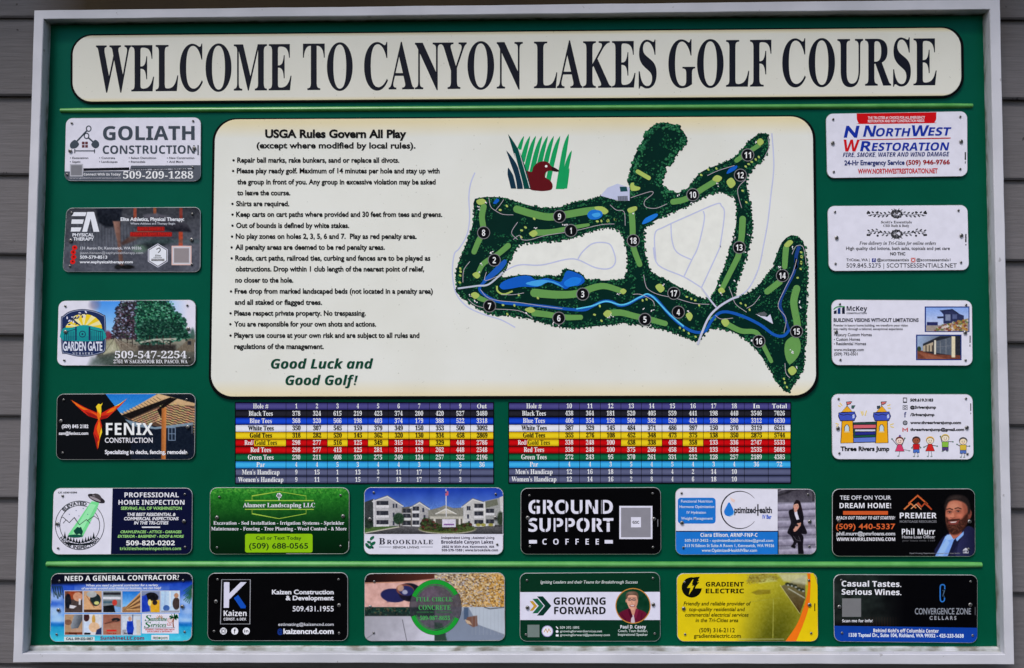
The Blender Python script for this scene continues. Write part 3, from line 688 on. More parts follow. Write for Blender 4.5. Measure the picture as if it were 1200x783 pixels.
# ================================================================== score cards
def card(name, label, xs, ys, rows, goldcells):
    c = at([((xs[0] + xs[-1]) / 2, (ys[0] + ys[-1]) / 2)])[0]; t = thing(name, label, 'scorecard', (c[0], 0, c[2]), 'scorecard tables on the green board')
    o = rquad([(xs[0] - .8, ys[0] - .8), (xs[-1] + .8, ys[0] - .8), (xs[-1] + .8, ys[-1] + .8), (xs[0] - .8, ys[-1] + .8)], .5, 2)
    slab('backing', o, 0.001, -0.0012, BLACK, t)
    G = Sheet((0, 0), 1, -0.0012); L = Sheet((0, 0), 1, -0.0012)
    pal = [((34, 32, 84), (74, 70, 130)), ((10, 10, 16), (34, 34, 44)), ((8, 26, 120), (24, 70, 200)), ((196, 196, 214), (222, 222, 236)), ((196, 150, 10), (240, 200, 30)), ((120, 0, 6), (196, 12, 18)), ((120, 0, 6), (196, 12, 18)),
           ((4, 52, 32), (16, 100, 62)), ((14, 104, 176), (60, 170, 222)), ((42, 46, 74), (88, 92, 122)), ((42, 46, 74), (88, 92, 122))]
    for i, row in enumerate(rows):
        y0, y1 = ys[i] + .35, ys[i + 1] - .35; d, l_ = pal[i]
        for j in range(len(xs) - 1):
            x0, x1 = xs[j] + .3, xs[j + 1] - .3; dd, ll = (d, l_) if (i, j) not in goldcells else pal[4]
            def cell(x0, x1, dd, ll):
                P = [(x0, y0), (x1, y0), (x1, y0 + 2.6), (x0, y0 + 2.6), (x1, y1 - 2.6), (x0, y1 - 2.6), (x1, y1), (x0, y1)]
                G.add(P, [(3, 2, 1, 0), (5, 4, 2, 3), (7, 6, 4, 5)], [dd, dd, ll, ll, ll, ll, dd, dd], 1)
            if i == 5 and j == 0:
                xm = x0 + (x1 - x0) * .37; cell(x0, xm, d, l_); cell(xm, x1, *pal[4])
            else: cell(x0, x1, dd, ll)
            s_ = row[j]
            if not s_: continue
            ink = (4, 4, 8) if (i in (3, 4) or (i, j) in goldcells) else (232, 230, 236)
            ct = (xs[j] + xs[j + 1]) / 2
            if j == 0:
                hw = {0: 9, 1: 14, 2: 13, 3: 15, 4: 13, 5: 19, 6: 12, 7: 15, 8: 5, 9: 22, 10: 26.5}[i] * (xs[1] - xs[0]) / 59.2
                if i == 5:
                    L.t('Red/', ct - hw, ct - hw * .42, y1 - 1.6, 5.3, (232, 230, 236), 'S'); L.t('Gold Tees', ct - hw * .36, ct + hw, y1 - 1.6, 5.5, (4, 4, 8), 'S')
                else:
                    L.t(s_, ct - hw, ct + hw, y1 - 1.6, 5.5, ink, 'S')
                    if ink[0] < 9: L.t(s_, ct - hw + .25, ct + hw + .25, y1 - 1.65, 5.5, ink, 'S', lay=9)
            else:
                hw = (1.3 if len(s_) == 1 else 1.55 * len(s_)) + (1 if s_.isalpha() else 0)
                L.t(s_, ct - hw, ct + hw, y1 - 1.7, 5.2, ink, 'S')
                if ink[0] < 9: L.t(s_, ct - hw + .3, ct + hw + .3, y1 - 1.75, 5.3, ink, 'S', lay=9)
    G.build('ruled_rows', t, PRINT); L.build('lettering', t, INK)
ysL = [471.9, 480.6, 489.2, 497.8, 506.3, 514.8, 523.3, 531.8, 540.5, 549.2, 558, 566.7]
ysR = [472, 480.5, 489, 497.6, 506.1, 514.6, 523.1, 531.6, 540.2, 548.8, 557.5, 566.2]
nm = ['Hole #', 'Black Tees', 'Blue Tees', 'White Tees', 'Gold Tees', 'Red/Gold', 'Red Tees', 'Green Tees', 'Par', "Men's Handicap", "Women's Handicap"]
D1 = '''1 2 3 4 5 6 7 8 9 Out
378 324 615 219 423 374 200 420 527 3480
368 320 566 198 403 374 179 388 522 3318
350 307 545 159 379 349 150 353 500 3092
318 282 520 145 362 320 130 334 458 2869
298 277 516 125 349 315 129 329 448 2786
298 277 413 125 281 315 129 262 448 2548
230 211 408 120 275 249 124 257 322 2196
4 4 5 3 4 4 3 4 5 36
9 15 1 13 3 11 17 5 7 -
9 11 1 15 7 13 17 5 3 -'''
D2 = '''10 11 12 13 14 15 16 17 18 In Total
438 364 181 520 405 559 441 198 440 3546 7026
406 354 158 500 382 520 424 188 380 3312 6630
387 329 145 484 371 486 397 150 370 3119 6211
355 276 108 452 348 473 375 138 350 2875 5744
338 248 100 438 338 458 358 133 336 2747 5533
338 248 100 375 266 458 281 133 336 2535 5083
272 243 95 370 261 331 232 128 257 2189 4385
4 4 3 5 4 5 4 3 4 36 72
12 16 18 6 8 4 2 14 10 - -
12 14 16 2 8 4 6 18 10 - -'''
tab = lambda D: [[nm[i]] + [v if v != '-' else '' for v in ln.split()] for i, ln in enumerate(D.split('\n'))]
card('scorecard', 'coloured scorecard table for holes 1 to 9 ending in an Out column', [276, 335.2, 359.4, 383.6, 407.5, 431.2, 455.1, 479.3, 503.2, 527.4, 551.4, 578.2], ysL, tab(D1), {(5, 3), (5, 5), (5, 8)})
card('scorecard', 'coloured scorecard table for holes 10 to 18 ending in In and Total columns', [596.4, 655, 679.2, 703.5, 727.7, 751.6, 775.8, 800, 824.2, 848.4, 872.3, 900.3, 926.5], ysR, tab(D2), {(5, 4), (5, 5), (5, 7)})
# ================================================================== sponsor plates
YP = -0.0054
def screw_mesh(kind):
    V, F, MI = [], [], []
    r, h, k = (0.0042, 0.0017, 16) if kind else (0.0026, 0.0010, 12)
    rings = [(1.0, 0), (0.97, .35), (0.78, .75), (0.45, .97)]
    for q, (a, b_) in enumerate(rings):
        for i in range(k):
            t = 2 * math.pi * i / k; V.append((r * a * math.cos(t), -h * b_, r * a * math.sin(t)))
    for q in range(3):
        for i in range(k):
            j = (i + 1) % k; F.append((q * k + i, q * k + j, (q + 1) * k + j, (q + 1) * k + i)); MI.append(0)
    F.append([3 * k + i for i in range(k)]); MI.append(0)
    y = -h - 0.00008
    if kind:
        for a in (0, math.pi / 2):
            c, s_ = math.cos(a), math.sin(a); n0 = len(V)
            for u, v in ((-.6, -.2), (.6, -.2), (.6, .2), (-.6, .2)): V.append((r * (u * c - v * s_), y - a * 0.00002, r * (u * s_ + v * c)))
            F.append((n0, n0 + 1, n0 + 2, n0 + 3)); MI.append(1)
        # shank collar ring
    else:
        n0 = len(V)
        for i in range(8):
            t = 2 * math.pi * i / 8; V.append((r * .6 * math.cos(t), y, r * .6 * math.sin(t)))
        F.append(list(range(n0, n0 + 8))); MI.append(1)
    me = bpy.data.meshes.new('screw'); me.from_pydata(V, [], F); me.materials.append(STEEL); me.materials.append(DARK)
    me.polygons.foreach_set('material_index', MI); me.polygons.foreach_set('use_smooth', [m_ == 0 for m_ in MI]); me.update(); return me
SCREW = [screw_mesh(0), screw_mesh(1)]
class Plate:
    def __init__(s, label, o, k, corners, corner_screws, side_screws, bgcol, rad=56):
        s.o, s.k, s.c = o, k, np.array(corners, float)
        uv = np.array(o) + s.c / k
        ctr = at([uv.mean(0)], YP)[0]
        s.root = thing('sponsor_plate', label, 'sponsor plate', (ctr[0], 0, ctr[2]), 'sponsor plates screwed to the green board')
        ol = rquad(uv, rad / k, 8); s.back = slab('base_plate', ol, -0.0032, YP, ALU, s.root, 0.0007, rquad(inset(uv, .35), rad / k - .35, 8))
        s.clip = rquad(inset(s.c, 3.6), rad - 3.6, 7)
        s.F, s.G, s.T = Sheet(o, k, YP), Sheet(o, k, YP), Sheet(o, k, YP)
        s.pics = []
        if bgcol is not None: s.F.p(s.clip, bgcol, 1)
        for kind, lst in ((0, corner_screws), (1, side_screws)):
            for u, v in lst:
                q = at([np.array(o) + np.array([u, v]) / k], YP)[0]
                so = link('screw', SCREW[kind], s.root, Vector(q) - s.root.location + Vector((0, -0.0024 if kind else -0.0018, 0)))
                so.rotation_euler = (0, RNG.uniform(0, 6.28), 0)
    def pic(s, P, name='printed_photo', lay=2, clip=True, label=None):
        P.build(name, s.root, s, lay, s.clip if clip is True else clip, label)
    y = YP
    def done(s):
        s.F.build('printed_face', s.root); s.G.build('logo', s.root); s.T.build('lettering', s.root)
W_, BK, LV = (214, 212, 224), (10, 10, 12), (222, 221, 232)

# ---- crossed shovels, grey on white
p = Plate('white and grey plate with crossed shovels over a small window', (70, 135), 7.06, [(50, 24), (1168, 18), (1165, 548), (38, 545)],
          [(102, 68), (1105, 50), (62, 492), (1100, 432)], [(90, 298), (1116, 276)], W_)
SL = (66, 74, 84); SL2 = (84, 88, 98)
F, G, T = p.F, p.G, p.T
lo = [q for q in p.clip if q[1] > 500]
F.p([(41, 466), (580, 462), (590, 418), (1164, 414), (1164, 500)] + [(1160, 522), (1140, 538), (1110, 544), (90, 541), (60, 534), (44, 510)], SL2, 2)
F.p([(196, 440), (575, 432), (578, 456), (196, 462)], (22, 24, 30), 3); F.p([(560, 452), (1100, 440), (1100, 446), (570, 458)], (200, 200, 210), 3)
F.r(84, 404, 194, 508, (172, 172, 180), 4); F.r(94, 414, 184, 498, (120, 120, 126), 5)
for (a, b_, hx) in (((128, 232), (226, 128), (120, 243)), ((292, 236), (236, 186), (300, 240))):
    G.l([a, b_], 13, SL, 4)
G.ring(240, 112, 19, 9, SL, 4, ry=22); G.ring(222, 172, 19, 9, SL, 4, ry=22)
G.p(smooth([(95, 225), (128, 205), (160, 240), (135, 272), (95, 275), (85, 250)], True), SL, 5); G.p(smooth([(262, 240), (292, 205), (322, 225), (325, 255), (300, 275), (275, 265)], True), SL, 5)
for x in (184, 211):
    for y in (220, 247): G.r(x, y, x + 22, y + 22, (96, 52, 58), 4)
G.l([(122, 296), (290, 296)], 9, SL, 4); G.l([(125, 280), (125, 316)], 8, SL, 4); G.l([(288, 282), (288, 316)], 8, SL, 4)
T.t('GOLIATH', 358, 1116, 206, 114, SL, 'sx', dy=-2); T.t('CONSTRUCTION', 356, 1118, 320, 68, SL, 's', dy=-2)
for x0, x1, a, b_, x2 in ((104, 236, 'Excavation', 'Septic', 172), (346, 458, 'Concrete', 'Landscapes', 478), (590, 798, 'Select Demolition', 'Remodels', 708), (906, 1114, 'New Construction', 'And More', 1022)):
    T.t(a, x0, x1, 362, 17, (88, 88, 96), 'm'); T.t(b_, x0, x2, 394, 17, (88, 88, 96), 'm'); T.e(x0 - 15, 354, 4, 4, SL, 8, 8); T.e(x0 - 15, 386, 4, 4, SL, 8, 8)
T.t('Connect With Us Today!', 200, 506, 500, 20, (222, 222, 230), 's'); T.t('LICENSED - BONDED - INSURED', 585, 1062, 456, 15, (30, 34, 42), 's')
T.t('www.goliathconstruction.com', 80, 505, 525, 11, (180, 180, 190), 'm'); T.t('509-209-1288', 525, 1105, 525, 58, (226, 226, 234), 'S')
T.r(1140, 248, 1150, 330, SL, 8); p.done()

# ---- gym photo, EA letters
p = Plate('dark grey gym photo plate with white slanted letters, red icons and white hexagon badge', (70, 238), 7.06, [(55, 40), (1165, 33), (1163, 572), (22, 570)],
          [(100, 82), (1098, 92), (85, 522), (1094, 508)], [(94, 312), (1094, 305)], (60, 60, 66), 50)
P = Pic(20, 30, 1170, 575, (66, 66, 74))
P.grad((0, 40), (52, 54, 60), (0, 420), (84, 86, 96)); P.r(20, 400, 1170, 580, (74, 76, 86), 1, 60); P.noise(30, 130, 3)
for x in range(150, 620, 26): P.l([(x, 190 + 30 * math.sin(x)), (x + 4, 400)], 9, (92, 98, 108), .6, 8)
P.r(610, 40, 636, 150, (150, 66, 44), .85); P.r(775, 30, 800, 110, (156, 84, 50), .8); P.r(985, 235, 1018, 360, (176, 64, 38), .9); P.r(990, 40, 1015, 130, (140, 50, 38), .8)
P.poly_grad([(300, 40), (520, 40), (500, 190), (380, 200), (320, 160)], (0, 40), (26, 30, 40), (0, 200), (18, 22, 30), 20)
P.poly_grad([(440, 150), (500, 150), (505, 330), (530, 520), (495, 540), (478, 330)], (440, 0), (150, 112, 98), (520, 0), (90, 64, 58), 12)
P.e(560, 530, 55, 18, (22, 22, 24), 1, 8); P.e(485, 530, 30, 20, (26, 26, 28), 1, 8)
P.poly_grad([(505, 330), (560, 290), (640, 230), (760, 200), (820, 210), (700, 270), (600, 320), (520, 350)], (0, 210), (120, 88, 78), (0, 340), (66, 48, 46), 16)
P.poly_grad([(690, 100), (800, 84), (900, 110), (1060, 180), (1090, 240), (940, 235), (830, 220), (720, 180)], (0, 90), (92, 90, 100), (0, 240), (22, 22, 30), 18)
P.poly_grad([(650, 350), (760, 300), (900, 290), (940, 320), (800, 380), (690, 390)], (0, 290), (44, 50, 54), (0, 390), (30, 36, 40), 18)
P.r(640, 300, 1160, 335, (70, 92, 92), .4, 20); P.e(660, 380, 60, 34, (104, 130, 112), .7, 24); P.noise(26, 16, 2); p.pic(P)
F, G, T = p.F, p.G, p.T; Wh = (218, 220, 230)
G.p([(118, 76), (222, 76), (212, 108), (98, 108)], Wh, 4); G.p([(100, 136), (200, 136), (190, 172), (96, 172)], Wh, 4); G.p([(96, 202), (180, 202), (166, 236), (92, 236)], Wh, 4)
G.p([(228, 74), (284, 74), (328, 238), (280, 238), (256, 130), (226, 238), (186, 238)], Wh, 4)
G.t('PHYSICAL', 106, 284, 276, 26, Wh, 'b', lay=5); G.t('THERAPY', 112, 284, 310, 26, Wh, 'b', lay=5)
hexa = lambda cx, cy, r: [(cx + r * math.sin(a) * .95, cy - r * math.cos(a)) for a in np.arange(6) * math.pi / 3]
F.p(hexa(812, 434, 100), (190, 190, 204), 4); F.p(hexa(812, 434, 92), (46, 46, 50), 5); F.p(hexa(812, 434, 86), Wh, 6)
F.curve([(800, 385), (825, 372), (832, 392), (815, 412)], 7, (30, 30, 34), 7); F.r(758, 462, 866, 480, (44, 44, 46), 7)
T.t('Elite', 792, 836, 442, 14, BK, 's'); T.t('PERFORMANCE', 760, 864, 476, 10, (210, 210, 214), 's'); T.t('CENTER', 778, 846, 456, 9, BK, 's')
T.t('Elite Athletics, Physical Therapy:', 505, 1030, 148, 29, Wh, 'b'); T.t('Where Athletes and Therapy Begin', 585, 955, 178, 16, (196, 198, 208), 'm')
T.t('Sports Injuries &', 648, 862, 224, 25, (196, 34, 30), 's'); T.t('Return to Sport Therapy', 588, 926, 268, 25, (196, 34, 30), 's')
F.r(640, 196, 868, 234, (140, 30, 28), 3, 8); F.r(582, 240, 930, 278, (140, 30, 28), 3, 8)
T.t('131 Aaron Dr, Kennewick, WA 99336', 172, 676, 384, 22, (206, 208, 216), 'm'); T.t('jason.hanson@eaphysicaltherapy.com', 168, 690, 422, 20, (190, 192, 200), 'r'); T.t('509-579-8513', 168, 394, 460, 25, Wh, 'b'); T.t('www.eaphysicaltherapy.com', 165, 606, 498, 22, Wh, 'b')
for x, y in ((124, 370), (112, 408), (116, 448), (108, 486)): F.e(x, y, 22, 20, (206, 30, 26), 4); F.e(x, y - 2, 8, 7, (90, 20, 20), 5)
F.r(926, 354, 1090, 514, (216, 180, 172), 4); F.r(934, 362, 1082, 506, (196, 192, 198), 5); F.r(946, 374, 1070, 494, (140, 132, 134), 6); p.done()

# ---- orchard photo, garden gate badge
p = Plate('orchard photo plate with navy sunburst gate badge and rows of leafy trees', (60, 347), 6.857, [(58, 38), (1162, 30), (1158, 562), (45, 560)],
          [(116, 82), (1096, 76), (107, 516), (1112, 500)], [(118, 288), (1104, 264)], W_)
P = Pic(45, 28, 1165, 565, W_)
P.poly_grad([(330, 20), (980, 20), (980, 345), (430, 345)], (0, 30), (64, 138, 222), (0, 340), (168, 206, 240), 60)
P.poly_grad([(930, 20), (1180, 20), (1180, 330), (980, 330)], (930, 0), (150, 190, 232), (1100, 0), (216, 212, 226), 60)
P.poly_grad([(420, 330), (1180, 310), (1180, 570), (330, 570)], (0, 330), (150, 146, 130), (0, 560), (44, 46, 44), 20)
P.p([(430, 350), (500, 335), (560, 420), (420, 470)], (150, 148, 122), 1, 14); P.p([(425, 400), (500, 390), (570, 440), (420, 470)], (178, 176, 150), .6, 14)
P.poly_grad([(40, 470), (330, 480), (450, 570), (40, 570)], (0, 470), (216, 214, 226), (0, 570), (216, 214, 226), 60)
P.p([(330, 500), (520, 470), (520, 565), (300, 565)], (70, 84, 78), .8, 50)
mA = P.sd(smooth([(500, 300), (520, 190), (545, 80), (600, 40), (690, 30), (720, 120), (740, 260), (720, 330), (500, 335)], True)) / 14 + .5; P.put(mA, (44, 38, 50)); P.speck(mA * 0 + (P.sd(smooth([(500, 300), (520, 190), (545, 80), (600, 40), (690, 30), (720, 120), (740, 260), (720, 330), (500, 335)], True)) > -16), 500, 8, [(44, 38, 50), (66, 48, 60), (34, 30, 38)], .85)
P.speck(mA, 1500, 7, [(70, 48, 62), (26, 24, 30), (40, 34, 44), (92, 76, 84), (46, 64, 54), (150, 160, 190), (20, 18, 24)], .8)
mB = P.sd(smooth([(700, 330), (690, 170), (720, 40), (800, 28), (900, 40), (960, 70), (990, 140), (1050, 180), (1080, 270), (1110, 330), (1000, 350), (850, 370), (720, 380)], True)) / 16 + .5; P.put(mB, (24, 62, 50)); P.speck(mB * 0 + (P.sd(smooth([(700, 330), (690, 170), (720, 40), (800, 28), (900, 40), (960, 70), (990, 140), (1050, 180), (1080, 270), (1110, 330), (1000, 350), (850, 370), (720, 380)], True)) > -20), 900, 9, [(24, 62, 50), (40, 96, 74), (18, 50, 42), (70, 140, 120)], .85)
P.speck(mB, 2600, 7, [(30, 92, 62), (10, 36, 32), (64, 136, 98), (18, 66, 54), (110, 176, 146), (10, 28, 28), (14, 48, 40), (24, 80, 56)], .85)
P.put(mB * np.clip((P.Vv - 180) / 170, 0, 1), (8, 30, 28), .45)
P.e(350, 70, 44, 40, (120, 112, 140), .6, 30); P.e(455, 315, 28, 36, (110, 40, 56), .9, 16); P.e(1136, 310, 18, 50, (52, 84, 76), .9, 12)
for x in (560, 610, 650, 790, 850, 900, 955): P.l([(x, 320), (x + 4, 410)], 9, (40, 32, 30), .9)
P.l([(720, 372), (840, 350), (1000, 345)], 14, (214, 206, 190), .8, 10); P.p([(1000, 440), (1110, 340), (1165, 350), (1165, 450)], (108, 98, 84), 1, 10); P.r(1096, 362, 1126, 392, (40, 42, 48), .9, 6)
for q in range(40): P.e(560 + RNG.random() * 420, 345 + RNG.random() * 70, 9, 4, ((214, 206, 190), (30, 28, 28), (120, 108, 92))[q % 3], .8, 5)
for q in range(7): P.l([(505 + q * 6, 345), (440 + q * 46, 440)], 5, ((70, 66, 60), (196, 190, 170))[q % 2], .6, 5)
P.p([(500, 345), (700, 400), (720, 440), (560, 440)], (120, 106, 92), .6, 10); P.r(700, 390, 1000, 440, (34, 30, 30), .8, 20); P.noise(30, 10, 2, P.sd([(420, 330), (1170, 330), (1170, 570), (330, 570)]) / 20); p.pic(P)
F, G, T = p.F, p.G, p.T; NB = (30, 44, 84)
bad = smooth([(95, 160), (150, 122), (255, 104), (360, 122), (420, 150), (438, 180), (440, 420), (400, 462), (255, 490), (120, 465), (84, 440), (78, 190)], True, 3)
G.p(bad, (52, 56, 84), 4); G.p([((x - 258) * .965 + 258, (y - 298) * .965 + 298) for x, y in bad], (156, 166, 190), 5); G.p([((x - 258) * .945 + 258, (y - 298) * .945 + 298) for x, y in bad], NB, 6)
for i in range(11):
    a0, a1 = math.pi * (1.0 + i / 11), math.pi * (1 + (i + 1) / 11); c = ((246, 196, 40), (236, 218, 160))[i % 2]
    ry = 118 if 2 < i else 80
    G.p([(262, 255), (262 + 148 * math.cos(a0), 262 + ry * math.sin(a0)), (262 + 148 * math.cos(a1), 262 + ry * math.sin(a1))], c, 7)
for k in range(26):
    t = RNG.random(); G.e(120 + 170 * t + RNG.normal() * 8, 205 - 75 * t + RNG.normal() * 16, 12, 6, NB if RNG.random() < .7 else (206, 206, 224), 8, 8, RNG.random() * 3)
G.p(smooth([(96, 262), (170, 252), (260, 232), (340, 246), (418, 272), (418, 354), (96, 354)], True, 3), (28, 146, 146), 9); G.r(96, 320, 420, 358, (24, 132, 136), 9.5)
for x in list(range(108, 196, 15)) + list(range(322, 418, 15)): G.l([(x, 278 + (6 if x < 200 else 4)), (x, 356)], 4.5, NB, 10)
G.r(194, 246, 206, 356, NB, 11); G.r(302, 246, 316, 356, NB, 11); G.ring(252, 306, 24, 6, NB, 11); G.e(252, 306, 8, 8, NB, 11); G.l([(110, 290), (195, 268)], 5, NB, 10); G.l([(318, 268), (414, 290)], 5, NB, 10)
T.t('GARDEN GATE', 96, 412, 438, 72, (206, 210, 226), 'b', lay=12); T.t('NURSERY', 172, 338, 470, 17, (190, 196, 214), 'S', lay=12, sp=1.5)
T.t('509-547-2254', 512, 1088, 500, 56, LV, 'S'); T.t('2761 W SAGEMOOR RD, PASCO, WA', 502, 1096, 540, 28, LV, 'S'); p.done()

# ---- phoenix on black
p = Plate('black plate with an orange firebird in front of a pergola photo', (60, 457), 6.857, [(45, 32), (1160, 28), (1152, 560), (38, 562)],
          [(102, 80), (1090, 76), (95, 506), (1094, 512)], [(82, 250), (1100, 298)], (14, 16, 20))
P = Pic(420, 25, 1165, 565, (18, 24, 32))
P.grad((0, 30), (28, 112, 196), (0, 230), (70, 150, 214), P.sd([(425, 25), (840, 25), (840, 60), (560, 210)]) / 5 + .5)
P.poly_grad([(560, 200), (700, 120), (840, 40), (860, 30), (1165, 110), (1165, 260), (880, 300), (620, 230)], (0, 40), (206, 172, 128), (0, 290), (168, 132, 96), 6)
P.p([(600, 215), (860, 110), (1165, 130), (1165, 262), (880, 300), (620, 240)], (84, 62, 50), 1, 6)
for r_ in range(11):
    for q in range(15):
        x, y = 880 + q * 22 - r_ * 3, 70 + r_ * 19 + q * 7 + (q % 2) * 4
        if x > 1170 or y < 30 + (x - 860) * .26: continue
        c = (196 + RNG.integers(-24, 24), 160 + RNG.integers(-20, 20), 116); P.l([(x, y), (x + 15, y + 5)], 9, c, .95, 4)
for r_ in range(6):
    for q in range(13):
        x, y = 650 + q * 19 + r_ * 7, 240 - q * 8 + r_ * 15
        if x > 890 or y > 300: continue
        P.l([(x, y), (x + 11, y - 5)], 8, (198 + RNG.integers(-24, 24), 166 + RNG.integers(-20, 20), 120), .95, 4)
for i in range(12):
    x = 560 + i * 25; y = 188 - i * 11.5; P.l([(x, y), (x + 34, y + 22)], 9, (206, 168, 122), 1, 4); P.l([(x + 12, y - 4), (x + 44, y + 18)], 5, (96, 70, 54), .95, 3)
P.p([(560, 205), (960, 58), (985, 78), (640, 232)], (24, 20, 20), 1); P.p([(590, 235), (830, 300), (1140, 262), (1140, 282), (840, 318), (650, 290)], (120, 140, 156), 1, 6)
P.p([(640, 290), (840, 316), (1140, 284), (1165, 565), (640, 565)], (18, 26, 40), 1, 6); P.p([(858, 150), (890, 230), (880, 170)], (24, 20, 20)); P.p([(960, 62), (1016, 70), (910, 140), (880, 220), (850, 160)], (22, 18, 18), 1)
P.r(940, 300, 1000, 408, (120, 140, 164), 1); P.r(946, 306, 994, 402, (26, 36, 52), 1); P.l([(970, 304), (970, 404)], 5, (120, 140, 164)); P.l([(944, 352), (998, 352)], 5, (120, 140, 164)); P.r(1128, 260, 1136, 350, (110, 110, 116), .7)
P.poly_grad([(888, 150), (926, 140), (920, 562), (884, 562)], (884, 0), (150, 88, 44), (926, 0), (206, 128, 66), 5); P.noise(18, 8, 2)
p.pic(P, clip=[(425, 32)] + [tuple(q) for q in p.clip if q[0] > 900] + [(600, 556), (600, 250)])
F, G, T = p.F, p.G, p.T
F.p([(426, 32), (436, 32), (600, 245), (640, 300), (640, 558), (420, 558), (420, 40)], (14, 16, 20), 3)
Rr, Og, Ye, Dr = (202, 44, 26), (236, 112, 24), (246, 196, 44), (150, 26, 24)
G.p([(160, 80), (215, 110), (270, 140), (370, 185), (392, 238), (300, 210), (255, 175), (200, 125)], Rr, 4); G.p([(160, 80), (250, 138), (300, 160), (260, 160), (205, 125)], Og, 5); G.p([(270, 170), (350, 200), (385, 232), (300, 208)], Dr, 5); G.p([(300, 165), (360, 190), (380, 215)], (240, 90, 30), 6)
G.p([(612, 68), (560, 108), (470, 150), (398, 190), (392, 240), (450, 225), (510, 170), (560, 125)], Rr, 4); G.p([(612, 68), (545, 122), (500, 140), (560, 104)], Ye, 5); G.p([(480, 150), (530, 135), (500, 172), (440, 190)], Og, 5); G.p([(400, 210), (470, 200), (440, 228), (395, 240)], Dr, 5)
G.p([(360, 135), (378, 112), (400, 116), (416, 102), (402, 134), (404, 170), (396, 220), (375, 215), (370, 160)], Ye, 6); G.p([(368, 160), (396, 200), (386, 260), (372, 220)], Og, 7)
G.p([(388, 215), (408, 290), (402, 350), (372, 480), (352, 400), (340, 350), (352, 290)], Rr, 4); G.p([(386, 240), (398, 300), (380, 370), (366, 310)], Og, 5); G.p([(404, 300), (410, 340), (388, 400), (390, 350)], Ye, 5); G.p([(345, 345), (372, 390), (372, 470), (352, 400)], Dr, 5); G.p([(392, 390), (378, 470), (374, 420)], Og, 6)
T.t('FENIX', 440, 818, 362, 96, (226, 228, 240), 's'); T.t('CONSTRUCTION', 432, 816, 424, 40, LV, 'm'); T.t('Specializing in decks, fencing, remodels', 432, 1092, 514, 32, LV, 'b')
T.t('(509) 845 2182', 86, 300, 306, 28, LV, 'b'); T.t('sam@fenixcc.com', 62, 298, 360, 25, LV, 'b'); p.done()

# ---- home inspection, half white half navy
p = Plate('half white, half navy plate with flying saucer beaming green light down', (55, 567), 6.857, [(52, 35), (1170, 33), (1165, 568), (38, 570)],
          [(128, 98), (1110, 84), (92, 516), (1112, 508)], [(86, 320), (1104, 300)], W_)
F, G, T = p.F, p.G, p.T; NN = (14, 18, 48)
F.p([(528, 37)] + [tuple(q) for q in p.clip if q[0] > 900] + [(514, 566)], NN, 2)
G.ring(264, 334, 196, 5, (40, 44, 48), 3, n=60); G.ring(264, 334, 160, 5, (40, 44, 48), 3, n=60)
G.p([(360, 140), (420, 150), (400, 210), (285, 430), (170, 410), (330, 180)], (116, 214, 140), 4); G.p([(350, 160), (395, 170), (262, 420), (200, 410)], (150, 230, 168), 5)
G.l([(112, 268), (130, 268), (180, 312), (220, 270), (262, 330), (320, 286), (348, 318)], 5, (60, 60, 66), 6); G.l([(130, 318), (155, 288), (180, 312)], 4, (60, 60, 66), 6); G.l([(320, 300), (380, 258), (418, 288)], 5, (60, 60, 66), 6)
G.e(398, 118, 74, 26, (44, 40, 46), 7, 24, .42); G.e(400, 108, 40, 28, (70, 64, 68), 8, 20, .42); G.e(388, 122, 50, 10, (150, 140, 146), 9, 16, .42); G.e(378, 96, 12, 6, (120, 114, 120), 9, 10, .4)
G.p([(215, 378), (245, 346), (262, 352), (275, 345), (290, 385), (280, 415), (262, 400), (240, 408), (225, 400)], (16, 66, 54), 7); G.e(228, 420, 62, 13, (22, 84, 66), 6)
for x, h in ((145, 56), (170, 40), (192, 40), (216, 42), (240, 38), (262, 36), (288, 40), (312, 44), (334, 42), (354, 40), (376, 54)):
    y = 480 - abs(x - 262) * .22 - (abs(x - 262) / 110) ** 4 * 12
    G.p([(x - 13, y), (x - 5, y - h * .5), (x, y - h), (x + 5, y - h * .5), (x + 13, y)], (22, 30, 34), 7)
G.p([(128, 462), (264, 484), (398, 462), (340, 492), (264, 496), (190, 492)], (22, 30, 34), 7)
for x, y in ((235, 215), (292, 198), (180, 245), (258, 258), (328, 246)): G.e(x, y, 4, 4, (84, 96, 130), 6, 8)
T.arc('ELEVATED', 264, 334, 166, -138, -72, 26, (36, 40, 44)); T.arc('HOME INSPECTION', 264, 334, 190, 148, 34, 24, (36, 40, 44), inner=True)
T.t('LIC #23010386', 92, 242, 76, 13, BK, 's'); T.r(118, 90, 138, 102, BK, 8)
LGn = (150, 206, 120)
T.t('PROFESSIONAL', 624, 1060, 108, 38, LV, 's'); T.t('HOME INSPECTION', 576, 1106, 168, 38, LV, 's'); T.t('SERVING ALL OF WASHINGTON', 596, 1084, 208, 24, LGn, 'b')
T.t('THE BEST RESIDENTIAL &', 642, 1034, 258, 25, LV, 'b', sh=.2); T.t('COMMERCIAL INSPECTIONS', 618, 1056, 292, 25, LV, 'b', sh=.2); T.t('IN THE TRI-CITIES', 700, 974, 326, 25, LV, 'b', sh=.2); F.r(764, 344, 910, 354, LV, 4)
T.t('CRAWLSPACES - ATTICS - GARAGES', 590, 1080, 396, 21, LGn, 'b', sh=.2); T.t('EXTERIOR - BASEMENT - ROOF & MORE', 570, 1098, 432, 21, LGn, 'b', sh=.2)
T.t('509-820-0202', 638, 1028, 494, 38, (232, 232, 240), 'sx'); T.t('tricitieshomeinspection.com', 586, 1078, 532, 24, LGn, 's'); p.done()
